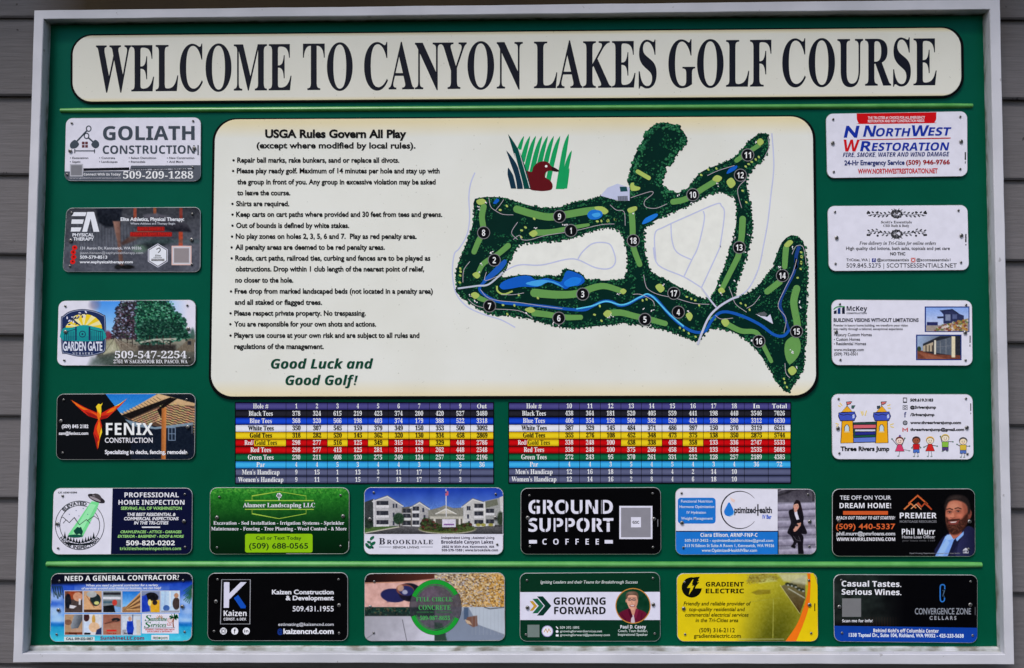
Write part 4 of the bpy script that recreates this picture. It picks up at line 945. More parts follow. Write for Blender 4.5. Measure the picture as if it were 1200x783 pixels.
# ---- general contractor, beach photo with ten small pictures
p = Plate('blue beach plate with two rows of small job photos under a black headline', (55, 668), 6.857, [(32, 28), (1172, 22), (1165, 572), (22, 578)],
          [(102, 88), (1096, 82), (80, 516), (1108, 496)], [(96, 320), (1090, 292)], None)
P = Pic(18, 20, 1176, 582, (30, 90, 200))
P.grad((0, 100), (24, 60, 170), (0, 430), (110, 170, 230)); P.grad((0, 430), (30, 140, 196), (0, 575), (70, 190, 206), (P.Vv - 430) / 8)
for x, y, rx, ry in ((70, 220, 60, 50), (60, 330, 70, 46), (90, 400, 60, 24), (1120, 250, 60, 40), (1130, 330, 50, 34), (1110, 400, 60, 22), (600, 150, 300, 30)): P.e(x, y, rx, ry, (190, 210, 238), .6, 40)
P.e(60, 270, 46, 22, (30, 80, 190), .7, 30); P.r(20, 420, 1176, 452, (16, 92, 176), .7, 16); P.noise(34, 40, 3); P.p([(18, 20), (1176, 20), (1176, 90), (1000, 100), (300, 112), (18, 120)], (14, 16, 30), 1, 24)
for i in range(9): P.l([(40 + i * 10, 130), (70 + i * 8 - 20 * (i % 2), 200 + (i % 3) * 14)], 7, (24, 44, 40), .8, 6)
for i in range(12): P.l([(1165, 120 + i * 8), (1100 + (i % 4) * 14, 170 + i * 9)], 7, (30, 84, 48), .85, 6)
p.pic(P, 'beach_photo')
F, G, T = p.F, p.G, p.T
def thumb(x0, y0, x1, y1, ops, base):
    Q = Pic(x0, y0, x1, y1, base, 3.0)
    for f, *a in ops: getattr(Q, f)(*a)
    Q.noise(22, 14, 2); F.r(x0 - 5, y0 - 5, x1 + 5, y1 + 5, (186, 190, 200), 3); p.pic(Q, 'job_photo', 5, False)
xs = [145, 297, 452, 606, 762, 918]
thumb(145, 170, 286, 340, [('p', [(145, 250), (286, 230), (286, 340), (145, 340)], (70, 58, 56)), ('e', 215, 200, 50, 34, (150, 66, 40)), ('e', 250, 215, 40, 36, (196, 140, 110)), ('e', 170, 250, 26, 60, (24, 26, 34)), ('p', [(185, 280), (240, 290), (215, 310), (180, 306)], (210, 206, 210)), ('r', 256, 230, 272, 280, (200, 196, 196))], (110, 60, 44))
thumb(297, 170, 440, 340, [('p', [(297, 210), (360, 200), (440, 330), (297, 330)], (206, 160, 116)), ('e', 390, 240, 44, 50, (32, 44, 46)), ('e', 360, 195, 40, 26, (170, 172, 170)), ('e', 400, 265, 20, 14, (196, 196, 120)), ('r', 297, 318, 440, 340, (70, 44, 30)), ('l', [(320, 210), (380, 300)], 6, (160, 100, 66))], (190, 150, 116))
thumb(452, 170, 595, 340, [('r', 452, 180, 595, 200, (40, 40, 46)), ('r', 452, 215, 595, 236, (206, 208, 214)), ('r', 452, 250, 560, 268, (70, 96, 108)), ('p', [(452, 290), (540, 280), (560, 340), (452, 340)], (22, 24, 28)), ('e', 545, 262, 20, 24, (190, 60, 50)), ('p', [(540, 290), (595, 300), (595, 340), (550, 340)], (120, 160, 206))], (120, 130, 134))
thumb(606, 170, 751, 340, [('poly_grad', [(606, 170), (751, 170), (751, 185), (640, 290), (606, 300)], (0, 170), (30, 110, 200), (0, 280), (120, 180, 230))] + [('l', [(606 + i * 6, 330 - i * 2), (751, 185 + i * 22)], 10, ((196, 150, 96), (96, 62, 40))[i % 2]) for i in range(7)], (150, 110, 76))
thumb(762, 170, 907, 340, [('e', 840, 220, 56, 40, (22, 22, 28)), ('p', [(762, 210), (800, 200), (830, 330), (762, 340)], (30, 60, 170)), ('p', [(830, 250), (907, 240), (907, 340), (835, 340)], (214, 160, 40)), ('e', 826, 262, 14, 26, (226, 210, 120)), ('e', 868, 262, 20, 20, (40, 32, 36))], (120, 130, 160))
thumb(918, 170, 1064, 340, [('grad', (918, 0), (170, 200, 230), (1064, 0), (196, 210, 226)), ('l', [(990, 170), (990, 290)], 8, (226, 230, 236)), ('l', [(950, 170), (948, 290)], 5, (150, 170, 200)), ('e', 1040, 270, 30, 50, (64, 52, 48)), ('e', 1040, 205, 18, 20, (176, 130, 100)), ('e', 960, 306, 26, 24, (60, 96, 160)), ('r', 918, 326, 1064, 340, (150, 150, 160))], (180, 200, 224))
thumb(145, 358, 286, 520, [('poly_grad', [(220, 358), (286, 358), (286, 400), (245, 480), (200, 480), (190, 450)], (190, 400), (150, 156, 164), (280, 430), (64, 70, 78)), ('e', 170, 420, 30, 22, (120, 84, 64)), ('e', 240, 490, 50, 22, (176, 140, 116)), ('r', 145, 500, 286, 520, (120, 60, 40))], (170, 136, 104))
thumb(297, 358, 440, 520, [('e', 318, 380, 24, 34, (60, 34, 36)), ('p', [(297, 420), (340, 410), (360, 470), (340, 520), (297, 520)], (190, 204, 226)), ('e', 376, 400, 14, 40, (196, 150, 70)), ('e', 380, 460, 44, 40, (214, 176, 140)), ('p', [(400, 480), (440, 460), (440, 520), (390, 520)], (40, 52, 90)), ('r', 300, 504, 350, 520, (24, 22, 24))], (206, 204, 206))
thumb(452, 358, 595, 520, [('e', 555, 400, 34, 16, (30, 32, 36)), ('p', [(452, 440), (595, 420), (595, 520), (452, 520)], (160, 110, 88)), ('l', [(470, 430), (560, 405)], 10, (96, 60, 50)), ('r', 480, 480, 560, 494, (196, 40, 36))], (146, 92, 74))
thumb(606, 358, 751, 520, [('r', 606, 358, 751, 372, (170, 176, 186)), ('l', [(690, 360), (690, 500)], 8, (90, 96, 120)), ('e', 668, 392, 14, 18, (196, 150, 126)), ('p', [(645, 412), (690, 410), (700, 470), (690, 520), (650, 520), (640, 470)], (24, 56, 170)), ('r', 720, 400, 751, 520, (196, 190, 180)), ('r', 606, 480, 640, 520, (150, 150, 160))], (196, 204, 216))
F.r(762, 350, 1058, 510, W_, 3)
GG = (28, 112, 62)
G.t('S', 786, 838, 410, 46, GG, 'I'); G.t('unshine', 832, 966, 410, 36, GG, 'I'); G.t('S', 780, 836, 462, 44, GG, 'I'); G.t('ervices', 834, 960, 458, 36, GG, 'I'); G.t('LLC', 966, 1006, 446, 18, (196, 70, 40), 'S')
for i in range(7): G.l([(905 + math.cos(a) * 12, 392 + math.sin(a) * 12) for a in (math.pi * (1 + i / 6),)] + [(905 + math.cos(math.pi * (1 + i / 6)) * 32, 392 + math.sin(math.pi * (1 + i / 6)) * 32)], 4, (196, 120, 40), 7)
G.curve([(1018, 460), (1014, 420), (1022, 384)], 9, (146, 84, 50), 7)
for a in range(8): G.p(smooth([(1020, 384), (1020 + 26 * math.cos(a * .8), 366 + 16 * math.sin(a * .8)), (1020 + 38 * math.cos(a * .8 + .2), 384 + 24 * math.sin(a * .8 + .2))], True, 3), (24, 92, 52), 8)
G.e(990, 405, 20, 18, (214, 196, 196), 6); G.ring(990, 405, 19, 3, (196, 110, 80), 7); G.l([(780, 468), (1030, 464)], 3, (60, 60, 60), 6)
T.t('GENERAL CONTRACTING WITH', 790, 1022, 484, 12, (196, 50, 40), 's', sh=.2); T.t('EXCELLENCE & INTEGRITY', 806, 1006, 500, 12, (196, 50, 40), 's', sh=.2)
T.t('NEED A GENERAL CONTRACTOR?', 144, 1062, 88, 40, (228, 228, 234), 's', dy=-10); T.t('When you need a general contractor for a variety', 312, 894, 132, 18, (206, 212, 234), 'b', sh=.15, dy=-3); T.t('of services around your home or business, we can help!', 278, 916, 156, 18, (206, 212, 234), 'b', sh=.15, dy=-3)
for a, x0, x1 in (('Paving', 176, 240), ('Plaster', 306, 352), ('Decks', 480, 556), ('Painting', 620, 690)): T.t(a, x0, x1, 516, 15, (20, 18, 20) if a != 'Decks' else (170, 20, 20), 's', sh=.15)
F.r(138, 536, 384, 572, (196, 206, 206), 4); T.t('CALL 509-222-5857', 154, 372, 562, 20, (40, 50, 60), 'b'); T.t('SunshineLLC.com', 430, 782, 560, 26, (120, 14, 60), 'sx'); F.r(840, 522, 982, 562, (214, 216, 222), 4)
T.t('FREE', 852, 892, 556, 20, (24, 60, 40), 's'); T.t('QUOTE', 914, 970, 556, 18, (40, 80, 50), 's'); T.e(903, 546, 9, 9, (60, 130, 80), 8); p.done()

# ---- landscaping, grass photo
p = Plate('dark green grass photo plate with a lime phone box and thin hexagon outline', (240, 567), 6.857, [(40, 30), (1162, 30), (1160, 565), (38, 568)],
          [(118, 106), (1092, 92), (100, 512), (1092, 500)], [(100, 270), (1112, 260)], None)
P = Pic(35, 25, 1166, 572, (14, 70, 26))
P.grad((0, 25), (44, 132, 40), (0, 360), (8, 44, 20)); P.grad((0, 340), (8, 44, 20), (0, 570), (6, 30, 14), (P.Vv - 340) / 30)
P.noise(70, 9, 2, (300 - P.Vv) / 260, (.7, 1, .4)); P.noise(26, 40, 2, (420 - P.Vv) / 300, (.6, 1, .4)); P.speck(np.clip((120 - P.Vv) / 90, 0, 1), 500, 6, [(110, 180, 70), (30, 96, 34), (80, 160, 60)], .5); p.pic(P, 'grass_photo')
F, G, T = p.F, p.G, p.T; LM = (150, 186, 66)
for q in ([(380, 130), (380, 98), (596, 62), (814, 98), (814, 130)], [(380, 206), (380, 240), (596, 280), (814, 240), (814, 206)]): G.l(q, 5, LM, 4)
G.r(322, 131, 876, 139, LM, 4); G.r(322, 202, 876, 209, LM, 4)
for a in range(6): G.e(597 + 13 * math.cos(a), 94 + 11 * math.sin(a), 10, 10, LV, 5, 10)
G.l([(597, 96), (597, 132)], 6, LV, 5)
T.t('Alameer Landscaping LLC', 308, 886, 188, 34, LV, 'S'); T.t('Excavation - Sod Installation - Irrigation Systems - Sprinkler', 70, 1120, 328, 27, LV, 'S'); T.t('Maintenance - Fencing - Tree Planting - Weed Control - & More', 52, 1140, 374, 27, LV, 'S')
F.r(324, 402, 866, 552, (134, 184, 20), 4, 16); T.t('Call or Text Today', 412, 776, 448, 27, (20, 56, 22), 'm'); T.t('(509) 688-0565', 356, 830, 520, 44, (16, 44, 22), 'm'); p.done()

# ---- K builder, black
p = Plate('black plate with big white K and blue diagonal stroke in a thin frame', (240, 668), 6.857, [(25, 25), (1150, 20), (1150, 570), (20, 570)],
          [(104, 76), (1076, 76), (76, 490), (1080, 506)], [(92, 252), (1080, 282)], (9, 9, 11))
F, G, T = p.F, p.G, p.T
G.l([(136, 78), (366, 78), (362, 434), (126, 434)], 7, (150, 150, 156), 3, True)
G.p([(154, 98), (198, 98), (198, 186), (288, 98), (336, 98), (196, 238), (194, 304), (152, 304)], (206, 204, 222), 4); G.p([(234, 226), (268, 200), (330, 290), (328, 308), (290, 308)], (22, 76, 176), 4)
G.t('Kaizen', 152, 336, 370, 44, LV, 's', lay=5); G.t('CONST. & DEV.', 152, 336, 405, 21, LV, 's', lay=5)
for x in (150, 241, 334): G.e(x, 491, 28, 28, LV, 4)
G.ring(150, 491, 12, 4, BK, 5, n=20); G.l([(133, 474), (167, 474), (167, 508), (133, 508)], 4, BK, 5, True); G.t('f', 233, 251, 510, 36, BK, 's', lay=5); G.t('in', 318, 350, 503, 24, BK, 's', lay=5)
T.t('Kaizen Construction', 540, 1036, 194, 36, (214, 214, 222), 'b'); T.t('& Development', 650, 1036, 242, 36, (214, 214, 222), 'b'); T.t('509.431.1955', 706, 1036, 332, 42, (210, 210, 218), 'm')
T.t('estimating@kaizencnd.com', 590, 1036, 448, 24, (196, 196, 204), 'm'); T.t('@', 584, 626, 510, 38, (24, 52, 130), 'b'); T.t('kaizencnd.com', 632, 1036, 512, 42, (218, 218, 226), 'b'); p.done()

# ---- senior living, apartment photo
p = Plate('apartment block photo plate with blue sky, flagpole and white caption strip', (422, 567), 6.857, [(32, 28), (1152, 30), (1150, 570), (30, 568)],
          [(110, 70), (1090, 82), (1102, 486)], [(80, 284), (1088, 272)], W_)
P = Pic(26, 22, 1156, 406, (60, 60, 62), 3.5)
P.grad((0, 25), (22, 52, 156), (0, 230), (100, 136, 200), (330 - P.Vv) / 6); P.noise(40, 90, 3, (230 - P.Vv) / 20, (.6, .7, 1))
P.p([(26, 150), (110, 120), (110, 360), (26, 370)], (54, 58, 60)); P.poly_grad([(330, 190), (420, 180), (560, 210), (830, 190), (830, 330), (330, 340)], (0, 190), (100, 98, 92), (0, 330), (84, 80, 74), 5)
P.p([(540, 215), (640, 190), (680, 172), (760, 200), (830, 190), (830, 270), (550, 270)], (128, 126, 116)); P.p([(610, 240), (690, 198), (770, 240)], (186, 180, 166)); P.l([(608, 242), (690, 200), (772, 242)], 7, (214, 212, 206))
P.p([(560, 262), (830, 262), (830, 282), (560, 282)], (176, 172, 160))
for x in (598, 800, 830): P.r(x - 8, 280, x + 8, 330, (200, 196, 186))
def block(x0, xr, xm, x1, ytop, yl, yr, wl, bal):
    P.poly_grad([(x0, yl), (xm, ytop), (x1, yr), (x1, 336), (x0, 345)], (x0, 0), wl, (x1, 0), tuple(c * .9 for c in wl), 4)
    P.l([(x0 - 12, yl + 8), (xm, ytop), (x1 + 10, yr + 8)], 10, (206, 204, 202)); P.l([(x0 - 8, yl), (xm, ytop - 8), (x1 + 6, yr)], 5, (96, 96, 98))
block(112, 0, 220, 335, 102, 135, 172, (176, 174, 176), 0); block(415, 0, 478, 548, 152, 186, 196, (172, 170, 170), 0); block(830, 0, 905, 1000, 125, 180, 150, (190, 188, 186), 0)
P.p([(1000, 140), (1130, 110), (1156, 180), (1156, 330), (1000, 330)], (150, 150, 148)); P.p([(1000, 145), (1100, 122), (1110, 170), (1010, 195)], (104, 106, 92)); P.p([(1120, 110), (1156, 95), (1156, 230), (1130, 230)], (196, 192, 190))
for x0, x1, ys_ in ((132, 228, (138, 218, 292)), (422, 474, (182, 238, 296)), (918, 990, (160, 222, 290)), (1012, 1076, (200, 286)), (345, 405, (200, 240, 300))):
    for y in ys_: P.r(x0, y, x1, y + 36, (44, 46, 54)); P.r(x0 - 4, y + 34, x1 + 4, y + 54, (204, 202, 204)); P.r(x0 + 20, y + 4, x0 + 34, y + 32, (90, 90, 96), .7)
for x, y in ((262, 160), (284, 160), (262, 232), (500, 194), (510, 250), (856, 180), (872, 180), (860, 246), (262, 300), (868, 300)): P.r(x, y, x + 15, y + 34, (52, 56, 70))
P.l([(1000, 150), (1002, 335)], 12, (206, 204, 200)); P.l([(110, 130), (112, 345)], 10, (200, 198, 200))
P.poly_grad([(26, 350), (340, 338), (470, 345), (920, 350), (1156, 345), (1156, 410), (26, 410)], (0, 340), (92, 90, 92), (0, 408), (52, 52, 56), 5)
P.p([(26, 350), (150, 345), (320, 342), (60, 392), (26, 402)], (70, 96, 50), 1, 6); P.l([(26, 400), (80, 388), (320, 345)], 8, (190, 184, 170)); P.e(700, 365, 230, 38, (176, 168, 150)); P.e(700, 360, 226, 36, (74, 86, 44))
P.e(310, 280, 44, 46, (38, 60, 44), 1, 10); P.l([(316, 310), (318, 345)], 7, (52, 44, 38)); mk = P.sd(smooth([(490, 350), (500, 290), (540, 276), (600, 310), (660, 330), (770, 340), (870, 310), (890, 350), (760, 376), (560, 372)], True)) / 8 + .5
P.put(mk, (58, 70, 40)); P.speck(mk, 240, 9, [(84, 40, 36), (40, 60, 32), (70, 86, 46), (52, 40, 36), (30, 40, 26)], .8); P.e(66, 320, 40, 40, (40, 52, 44), 1, 10); P.e(1128, 280, 26, 56, (50, 60, 46), 1, 10)
for x in (950, 990, 1050): P.e(x, 330, 20, 12, (140, 132, 54), .9, 6)
P.r(660, 285, 768, 348, (206, 200, 214)); P.r(672, 322, 756, 334, (120, 80, 140)); P.l([(690, 45), (692, 262)], 7, (206, 206, 212)); P.p([(684, 62), (708, 58), (710, 92), (686, 98)], (190, 90, 110)); P.r(684, 62, 696, 76, (60, 66, 130)); P.noise(38, 7, 2, (P.Vv - 130) / 60)
p.pic(P)
F, G, T = p.F, p.G, p.T; F.r(34, 404, 1152, 412, W_, 4); LF = (24, 92, 66)
for x, y, a, b_, r_ in ((96, 436, 22, 12, -.7), (58, 496, 24, 13, .9), (104, 480, 24, 13, -.6), (72, 470, 18, 10, .4), (84, 510, 22, 12, -.3)): G.e(x, y, a, b_, LF, 4, 14, r_)
G.curve([(90, 440), (82, 480), (76, 525)], 4, LF, 4); G.e(102, 514, 8, 8, (24, 40, 40), 5)
T.t('B', 152, 200, 486, 50, (52, 50, 62), 'S'); T.t('ROOKDALE', 214, 586, 484, 34, (52, 50, 62), 'S', sp=1.15); T.t('SENIOR LIVING', 262, 474, 518, 17, (60, 60, 66), 'm'); F.r(152, 506, 252, 510, (90, 90, 96), 3); F.r(484, 506, 584, 510, (90, 90, 96), 3)
IN = (44, 36, 60); T.t('Independent Living | Assisted Living', 652, 1078, 442, 18, IN, 's'); T.t('Brookdale Canyon Lakes', 652, 1070, 480, 26, IN, 's'); T.t('2802 W 35th Ave, Kennewick, WA', 658, 1078, 514, 18, IN, 's'); T.t('509-579-1589 | www.brookdale.com', 656, 1108, 542, 19, IN, 's'); p.done()

# ---- concrete, four photos and green ring
p = Plate('plate of four concrete photos with a bright green ring round dark disc', (422, 668), 6.857, [(35, 28), (1163, 22), (1165, 570), (35, 572)],
          [(114, 92), (110, 504)], [(82, 296)], None)
P = Pic(30, 18, 1170, 576, (150, 150, 156))
P.r(30, 18, 598, 300, (206, 160, 150)); P.noise(40, 30, 3, (300 - P.Vv) / 10); P.poly_grad([(30, 18), (598, 18), (598, 70), (400, 90), (30, 108)], (30, 0), (26, 16, 18), (598, 0), (84, 44, 34), 10); P.l([(40, 104), (420, 96), (560, 80)], 7, (200, 140, 110), .8)
P.e(270, 205, 105, 55, (34, 36, 78), 1, 6, .1); P.e(400, 180, 100, 74, (28, 26, 40), 1, 8, .15); P.p([(170, 190), (300, 150), (330, 250), (220, 258)], (36, 38, 84), .8, 14); P.e(362, 160, 72, 46, (120, 70, 60), 1, 6, .1); P.e(372, 168, 60, 40, (40, 44, 90), 1, 6, .1); P.e(360, 178, 22, 18, (170, 170, 190), .9, 8); P.e(325, 145, 26, 26, (206, 160, 130), .8, 10); P.e(440, 230, 60, 24, (20, 20, 28), .9, 10)
mk = (P.U - 598) / 6 * (P.Vv < 298); P.put(np.clip(mk, 0, 1), (150, 138, 116)); P.grad((600, 60), (150, 140, 140), (1160, 200), (186, 132, 50), np.clip(mk, 0, 1), .9); P.noise(150, 11, 2, np.clip(mk, 0, 1)); P.speck(np.clip(mk, 0, 1), 1500, 6, [(226, 206, 160), (90, 66, 44), (196, 150, 80), (170, 168, 176)], .7)
P.poly_grad([(30, 298), (598, 298), (598, 372), (30, 372)], (0, 298), (20, 52, 46), (0, 372), (36, 44, 42), 5); P.speck(P.sd([(30, 300), (598, 300), (598, 370), (30, 370)]) / 10, 130, 7, [(50, 90, 70), (14, 30, 28), (96, 80, 60)], .7)
P.poly_grad([(30, 372), (598, 372), (598, 576), (30, 576)], (30, 0), (150, 148, 156), (598, 0), (190, 188, 200), 5); P.l([(340, 400), (376, 576)], 6, (90, 90, 96), .9); P.l([(40, 560), (110, 510)], 5, (90, 90, 96), .8); P.noise(20, 50, 3, (P.Vv - 372) / 10)
P.poly_grad([(598, 298), (1170, 298), (1170, 576), (598, 576)], (0, 300), (150, 156, 168), (0, 570), (120, 126, 138), 5); P.p([(598, 470), (640, 420), (720, 576), (598, 576)], (46, 64, 54), 1, 8); P.p([(840, 310), (870, 300), (960, 440), (1170, 530), (1170, 576), (700, 576), (680, 500)], (118, 128, 146), .9, 10); P.p([(870, 298), (1170, 298), (1170, 520), (950, 440)], (172, 180, 190), 1, 6); P.r(834, 300, 870, 400, (66, 84, 110), .9)
P.p([(860, 380), (940, 366), (944, 450), (905, 460), (850, 420)], (112, 78, 66), 1, 8); P.p([(840, 396), (880, 410), (900, 440), (860, 430)], (196, 170, 140), .9, 6); P.l([(1000, 300), (1040, 312), (1160, 300)], 10, (70, 74, 80), .8)
for x in range(900, 1160, 30): P.l([(x, 300), (x, 520)], 3, (150, 156, 166), .6)
P.e(606, 300, 208, 222, (74, 70, 78), .92, 8); P.p([(400, 300), (598, 298), (598, 380), (410, 376)], (34, 42, 44), .75, 14); P.p([(598, 420), (660, 430), (690, 520), (598, 522)], (44, 62, 54), .8, 14); P.e(560, 190, 80, 50, (104, 84, 104), .5, 40); P.noise(22, 16, 2, (200 - np.hypot(P.U - 606, P.Vv - 300)) / 10); p.pic(P)
F, G, T = p.F, p.G, p.T; GN = (28, 146, 48)
for a0, a1 in ((205, 330), (25, 160)): G.ring(606, 300, 190, 34, GN, 4, a0, a1, 205); G.ring(606, 300, 164, 5, (40, 130, 60), 4, a0, a1, 178)
G.ring(606, 300, 208, 4, (40, 44, 50), 3, n=60, ry=222)
T.t('FULL CIRCLE', 450, 742, 252, 34, (70, 160, 86), 'S'); T.t('CONCRETE', 470, 728, 320, 38, (70, 160, 86), 'S'); T.t('COMMERCIAL - RESIDENTIAL', 456, 744, 346, 13, (50, 110, 66), 's'); T.t('509-987-8655', 480, 722, 402, 32, (70, 170, 86), 'S'); p.done()

# ---- stencil letters, coffee
p = Plate('black plate with large white stencil capitals beside a white square', (605, 567), 6.857, [(35, 35), (1162, 28), (1165, 568), (35, 568)],
          [(106, 94), (1096, 78), (110, 504), (1098, 510)], [(92, 272), (1106, 282)], (8, 8, 10))
F, G, T = p.F, p.G, p.T
T.t('GROUND', 98, 776, 240, 110, (214, 212, 226), 'sx'); T.t('SUPPORT', 98, 780, 384, 108, (214, 212, 226), 'sx')
for x in (158, 242, 392, 505, 610, 690): T.r(x - 5, 122, x + 5, 246, (8, 8, 10), 10)
for x in (232, 320, 414, 540, 640): T.r(x - 5, 268, x + 5, 392, (8, 8, 10), 10)
T.r(100, 304, 180, 313, (8, 8, 10), 10); T.r(700, 304, 782, 312, (8, 8, 10), 10)
T.t('COFFEE', 210, 664, 488, 46, (214, 212, 226), 's', sp=2.4); F.r(102, 452, 166, 480, (214, 212, 226), 3); F.r(710, 452, 776, 480, (214, 212, 226), 3)
F.r(828, 178, 1094, 444, (214, 212, 226), 3); F.r(842, 192, 1080, 430, (134, 132, 140), 4); F.r(922, 268, 1002, 350, (214, 212, 226), 5); T.t('GSC', 934, 988, 320, 22, BK, 'sx'); T.r(1134, 286, 1140, 344, (120, 120, 124), 8); p.done()

# ---- coach portrait, green and white band
p = Plate('dark green plate with white middle band, green and gold arrows and round portrait', (605, 668), 6.857, [(28, 25), (1155, 18), (1160, 575), (28, 575)],
          [(86, 82), (1098, 66), (78, 518), (1112, 510)], [(90, 300), (1100, 276)], (12, 48, 32))
F, G, T = p.F, p.G, p.T
F.p([(31, 178), (1154, 176), (1156, 402), (31, 402)], (212, 210, 226), 2)
for pts, c in (([(108, 250), (134, 250), (168, 290), (132, 328), (108, 328), (140, 290)], (190, 146, 50)), ([(130, 232), (172, 230), (222, 288), (172, 348), (130, 348), (180, 288)], (28, 92, 66)), ([(166, 212), (214, 212), (282, 288), (216, 366), (166, 366), (230, 288)], (14, 50, 40))): G.p(pts, c, 4)
T.t('GROWING', 300, 718, 278, 58, (22, 24, 26), 'sx'); T.t('FORWARD', 304, 718, 354, 58, (22, 24, 26), 'sx')
T.t('Igniting Leaders and their Teams for Breakthrough Success', 194, 974, 108, 24, (196, 204, 200), 'm', sh=.2)
T.t('509 392 1895', 350, 506, 472, 20, (190, 200, 196), 'm'); T.t('growingforwardservices.net', 352, 690, 500, 18, (190, 200, 196), 'm'); T.t('growingforward@paulcasey.com', 352, 752, 530, 18, (190, 200, 196), 'm')
T.t('Paul D. Casey', 836, 1042, 470, 27, (220, 222, 228), 's'); T.t('Coach, Team Builder,', 818, 1056, 498, 20, (190, 200, 196), 'm'); T.t('Inspirational Speaker', 818, 1056, 528, 20, (190, 200, 196), 'm')
G.e(250, 492, 46, 46, (216, 214, 226), 4); G.ring(250, 492, 43, 5, (150, 140, 190), 5, n=30); G.l([(222, 500), (238, 474), (250, 502), (262, 474), (276, 498)], 6, (190, 140, 60), 5); F.r(90, 440, 186, 540, (108, 120, 116), 4)
G.l([(320, 454), (336, 472)], 8, LV, 4); G.e(328, 494, 11, 11, LV, 4); G.r(318, 518, 340, 534, LV, 4)
G.e(938, 288, 142, 143, (190, 130, 60), 4, 48)
cl = [(938 + 135 * math.cos(a), 288 + 136 * math.sin(a)) for a in np.linspace(0, 2 * math.pi, 49)[:-1]]
P = Pic(800, 150, 1076, 428, (16, 56, 38), 2.0); P.e(870, 220, 60, 70, (30, 80, 54), .6, 50); P.noise(20, 40, 2)
P.p(smooth([(820, 428), (826, 350), (880, 318), (925, 305), (990, 318), (1050, 352), (1060, 428)], True), (96, 22, 46), 1, 4); P.p([(905, 300), (968, 300), (975, 340), (938, 372), (912, 340)], (196, 140, 116), 1, 4); P.p([(925, 362), (945, 362), (955, 428), (920, 428)], (206, 196, 200), .9, 4)
P.p([(896, 318), (914, 308), (936, 372), (920, 392)], (70, 14, 34), 1, 4); P.p([(962, 308), (984, 318), (962, 392), (944, 372)], (120, 34, 60), 1, 4); P.l([(850, 360), (880, 400), (870, 428)], 6, (66, 12, 30), .7); P.l([(1010, 350), (1000, 428)], 6, (66, 12, 30), .7)
P.p(smooth([(886, 250), (888, 210), (905, 190), (945, 182), (975, 205), (976, 255), (962, 300), (935, 322), (905, 302)], True), (214, 158, 132), 1, 4); P.p([(960, 230), (976, 210), (976, 260), (958, 305), (946, 312)], (176, 116, 94), .6, 12)
P.p(smooth([(884, 232), (880, 200), (900, 178), (940, 170), (972, 182), (982, 215), (976, 240), (966, 208), (930, 200), (900, 206), (892, 230)], True), (96, 74, 60), 1, 4); P.e(920, 184, 26, 8, (150, 124, 104), .6, 10)
for x in (911, 946): P.e(x, 238, 15, 11, (60, 54, 58), .9, 3); P.e(x, 238, 11, 7.5, (196, 148, 128), 1, 3); P.e(x, 239, 4, 4, (36, 28, 30), 1, 2); P.l([(x - 14, 224), (x + 14, 223)], 4, (90, 66, 56), .8)
P.l([(926, 238), (933, 238)], 4, (50, 46, 50)); P.l([(930, 244), (926, 266), (936, 268)], 4, (176, 112, 92), .8); P.p(smooth([(910, 282), (932, 280), (954, 281), (948, 296), (920, 297)], True), (150, 70, 66), 1, 3); P.p([(915, 284), (950, 283), (944, 291), (922, 291)], (226, 220, 216), 1, 3); P.e(884, 248, 6, 14, (196, 136, 112), 1, 3); p.pic(P, 'portrait', 5, cl); p.done()

# ---- clinic, blue and white with seated woman
p = Plate('white and blue plate with water drop emblem and woman seated on steps', (787, 567), 6.857, [(30, 35), (1155, 42), (1165, 568), (32, 572)],
          [(80, 74), (1096, 84), (94, 512), (1106, 502)], [(82, 312), (1108, 302)], W_)
F, G, T = p.F, p.G, p.T; BB = (30, 112, 196)
q = [tuple(c) for c in p.clip]; F.p([(34, 384), (860, 384), (860, 566)] + [c for c in q if c[1] > 500 and c[0] < 300], BB, 2); F.r(34, 378, 860, 386, (26, 34, 60), 3)
F.r(50, 112, 354, 320, BB, 3, 26)
for s_, x0, x1, y in (('Functional Nutrition', 76, 328, 150), ('Hormone Optimization', 64, 342, 194), ('IV Hydration', 122, 276, 240), ('Weight Management', 76, 330, 288)): T.t(s_, x0, x1, y, 21, (206, 214, 234), 'm')
t = np.radians(np.linspace(38, 322, 60)); n_ = 60
wv = 2.5 + 8 * np.clip(np.sin((np.linspace(0, 1, n_)) * math.pi), 0, 1)
R1 = np.c_[548 + (150 + wv / 2) * np.cos(t), 210 + (150 + wv / 2) * np.sin(t)]; R2 = np.c_[548 + (150 - wv / 2) * np.cos(t), 210 + (150 - wv / 2) * np.sin(t)]
G.add(np.vstack([R1, R2]), [(i, i + 1, n_ + i + 1, n_ + i) for i in range(n_ - 1)], (28, 28, 36), 3)
G.p(smooth([(462, 148), (485, 185), (498, 220), (488, 250), (460, 260), (432, 250), (422, 222), (440, 182)], True), (34, 116, 200), 5); G.curve([(502, 214), (494, 246), (462, 262)], 6, (120, 180, 226), 6); G.p([(470, 108), (510, 130), (505, 150), (480, 140)], (226, 196, 186), 4)
T.t('ptimized', 504, 676, 234, 50, (40, 42, 50), 'b'); T.l([(676, 216), (706, 210)], 8, (40, 42, 50), 8); T.r(688, 164, 698, 256, (40, 42, 50), 8); T.t('ealth', 706, 806, 234, 50, (40, 42, 50), 'b'); T.t('IV Bar', 730, 802, 280, 32, (40, 90, 196), 'b')
T.t('Ciara Ellison, ARNP-FNP-C', 232, 690, 426, 30, (226, 230, 240), 's'); T.t('509-537-3452 - optimizedhealthtricities@gmail.com', 106, 816, 466, 22, (206, 218, 238), 'm'); T.t('313 N Edison St Suite A Room 1, Kennewick, WA 99336', 104, 824, 508, 24, (206, 218, 238), 'm'); T.t('www.OptimizedHealthIVBar.com', 242, 686, 546, 24, (210, 220, 240), 'm')
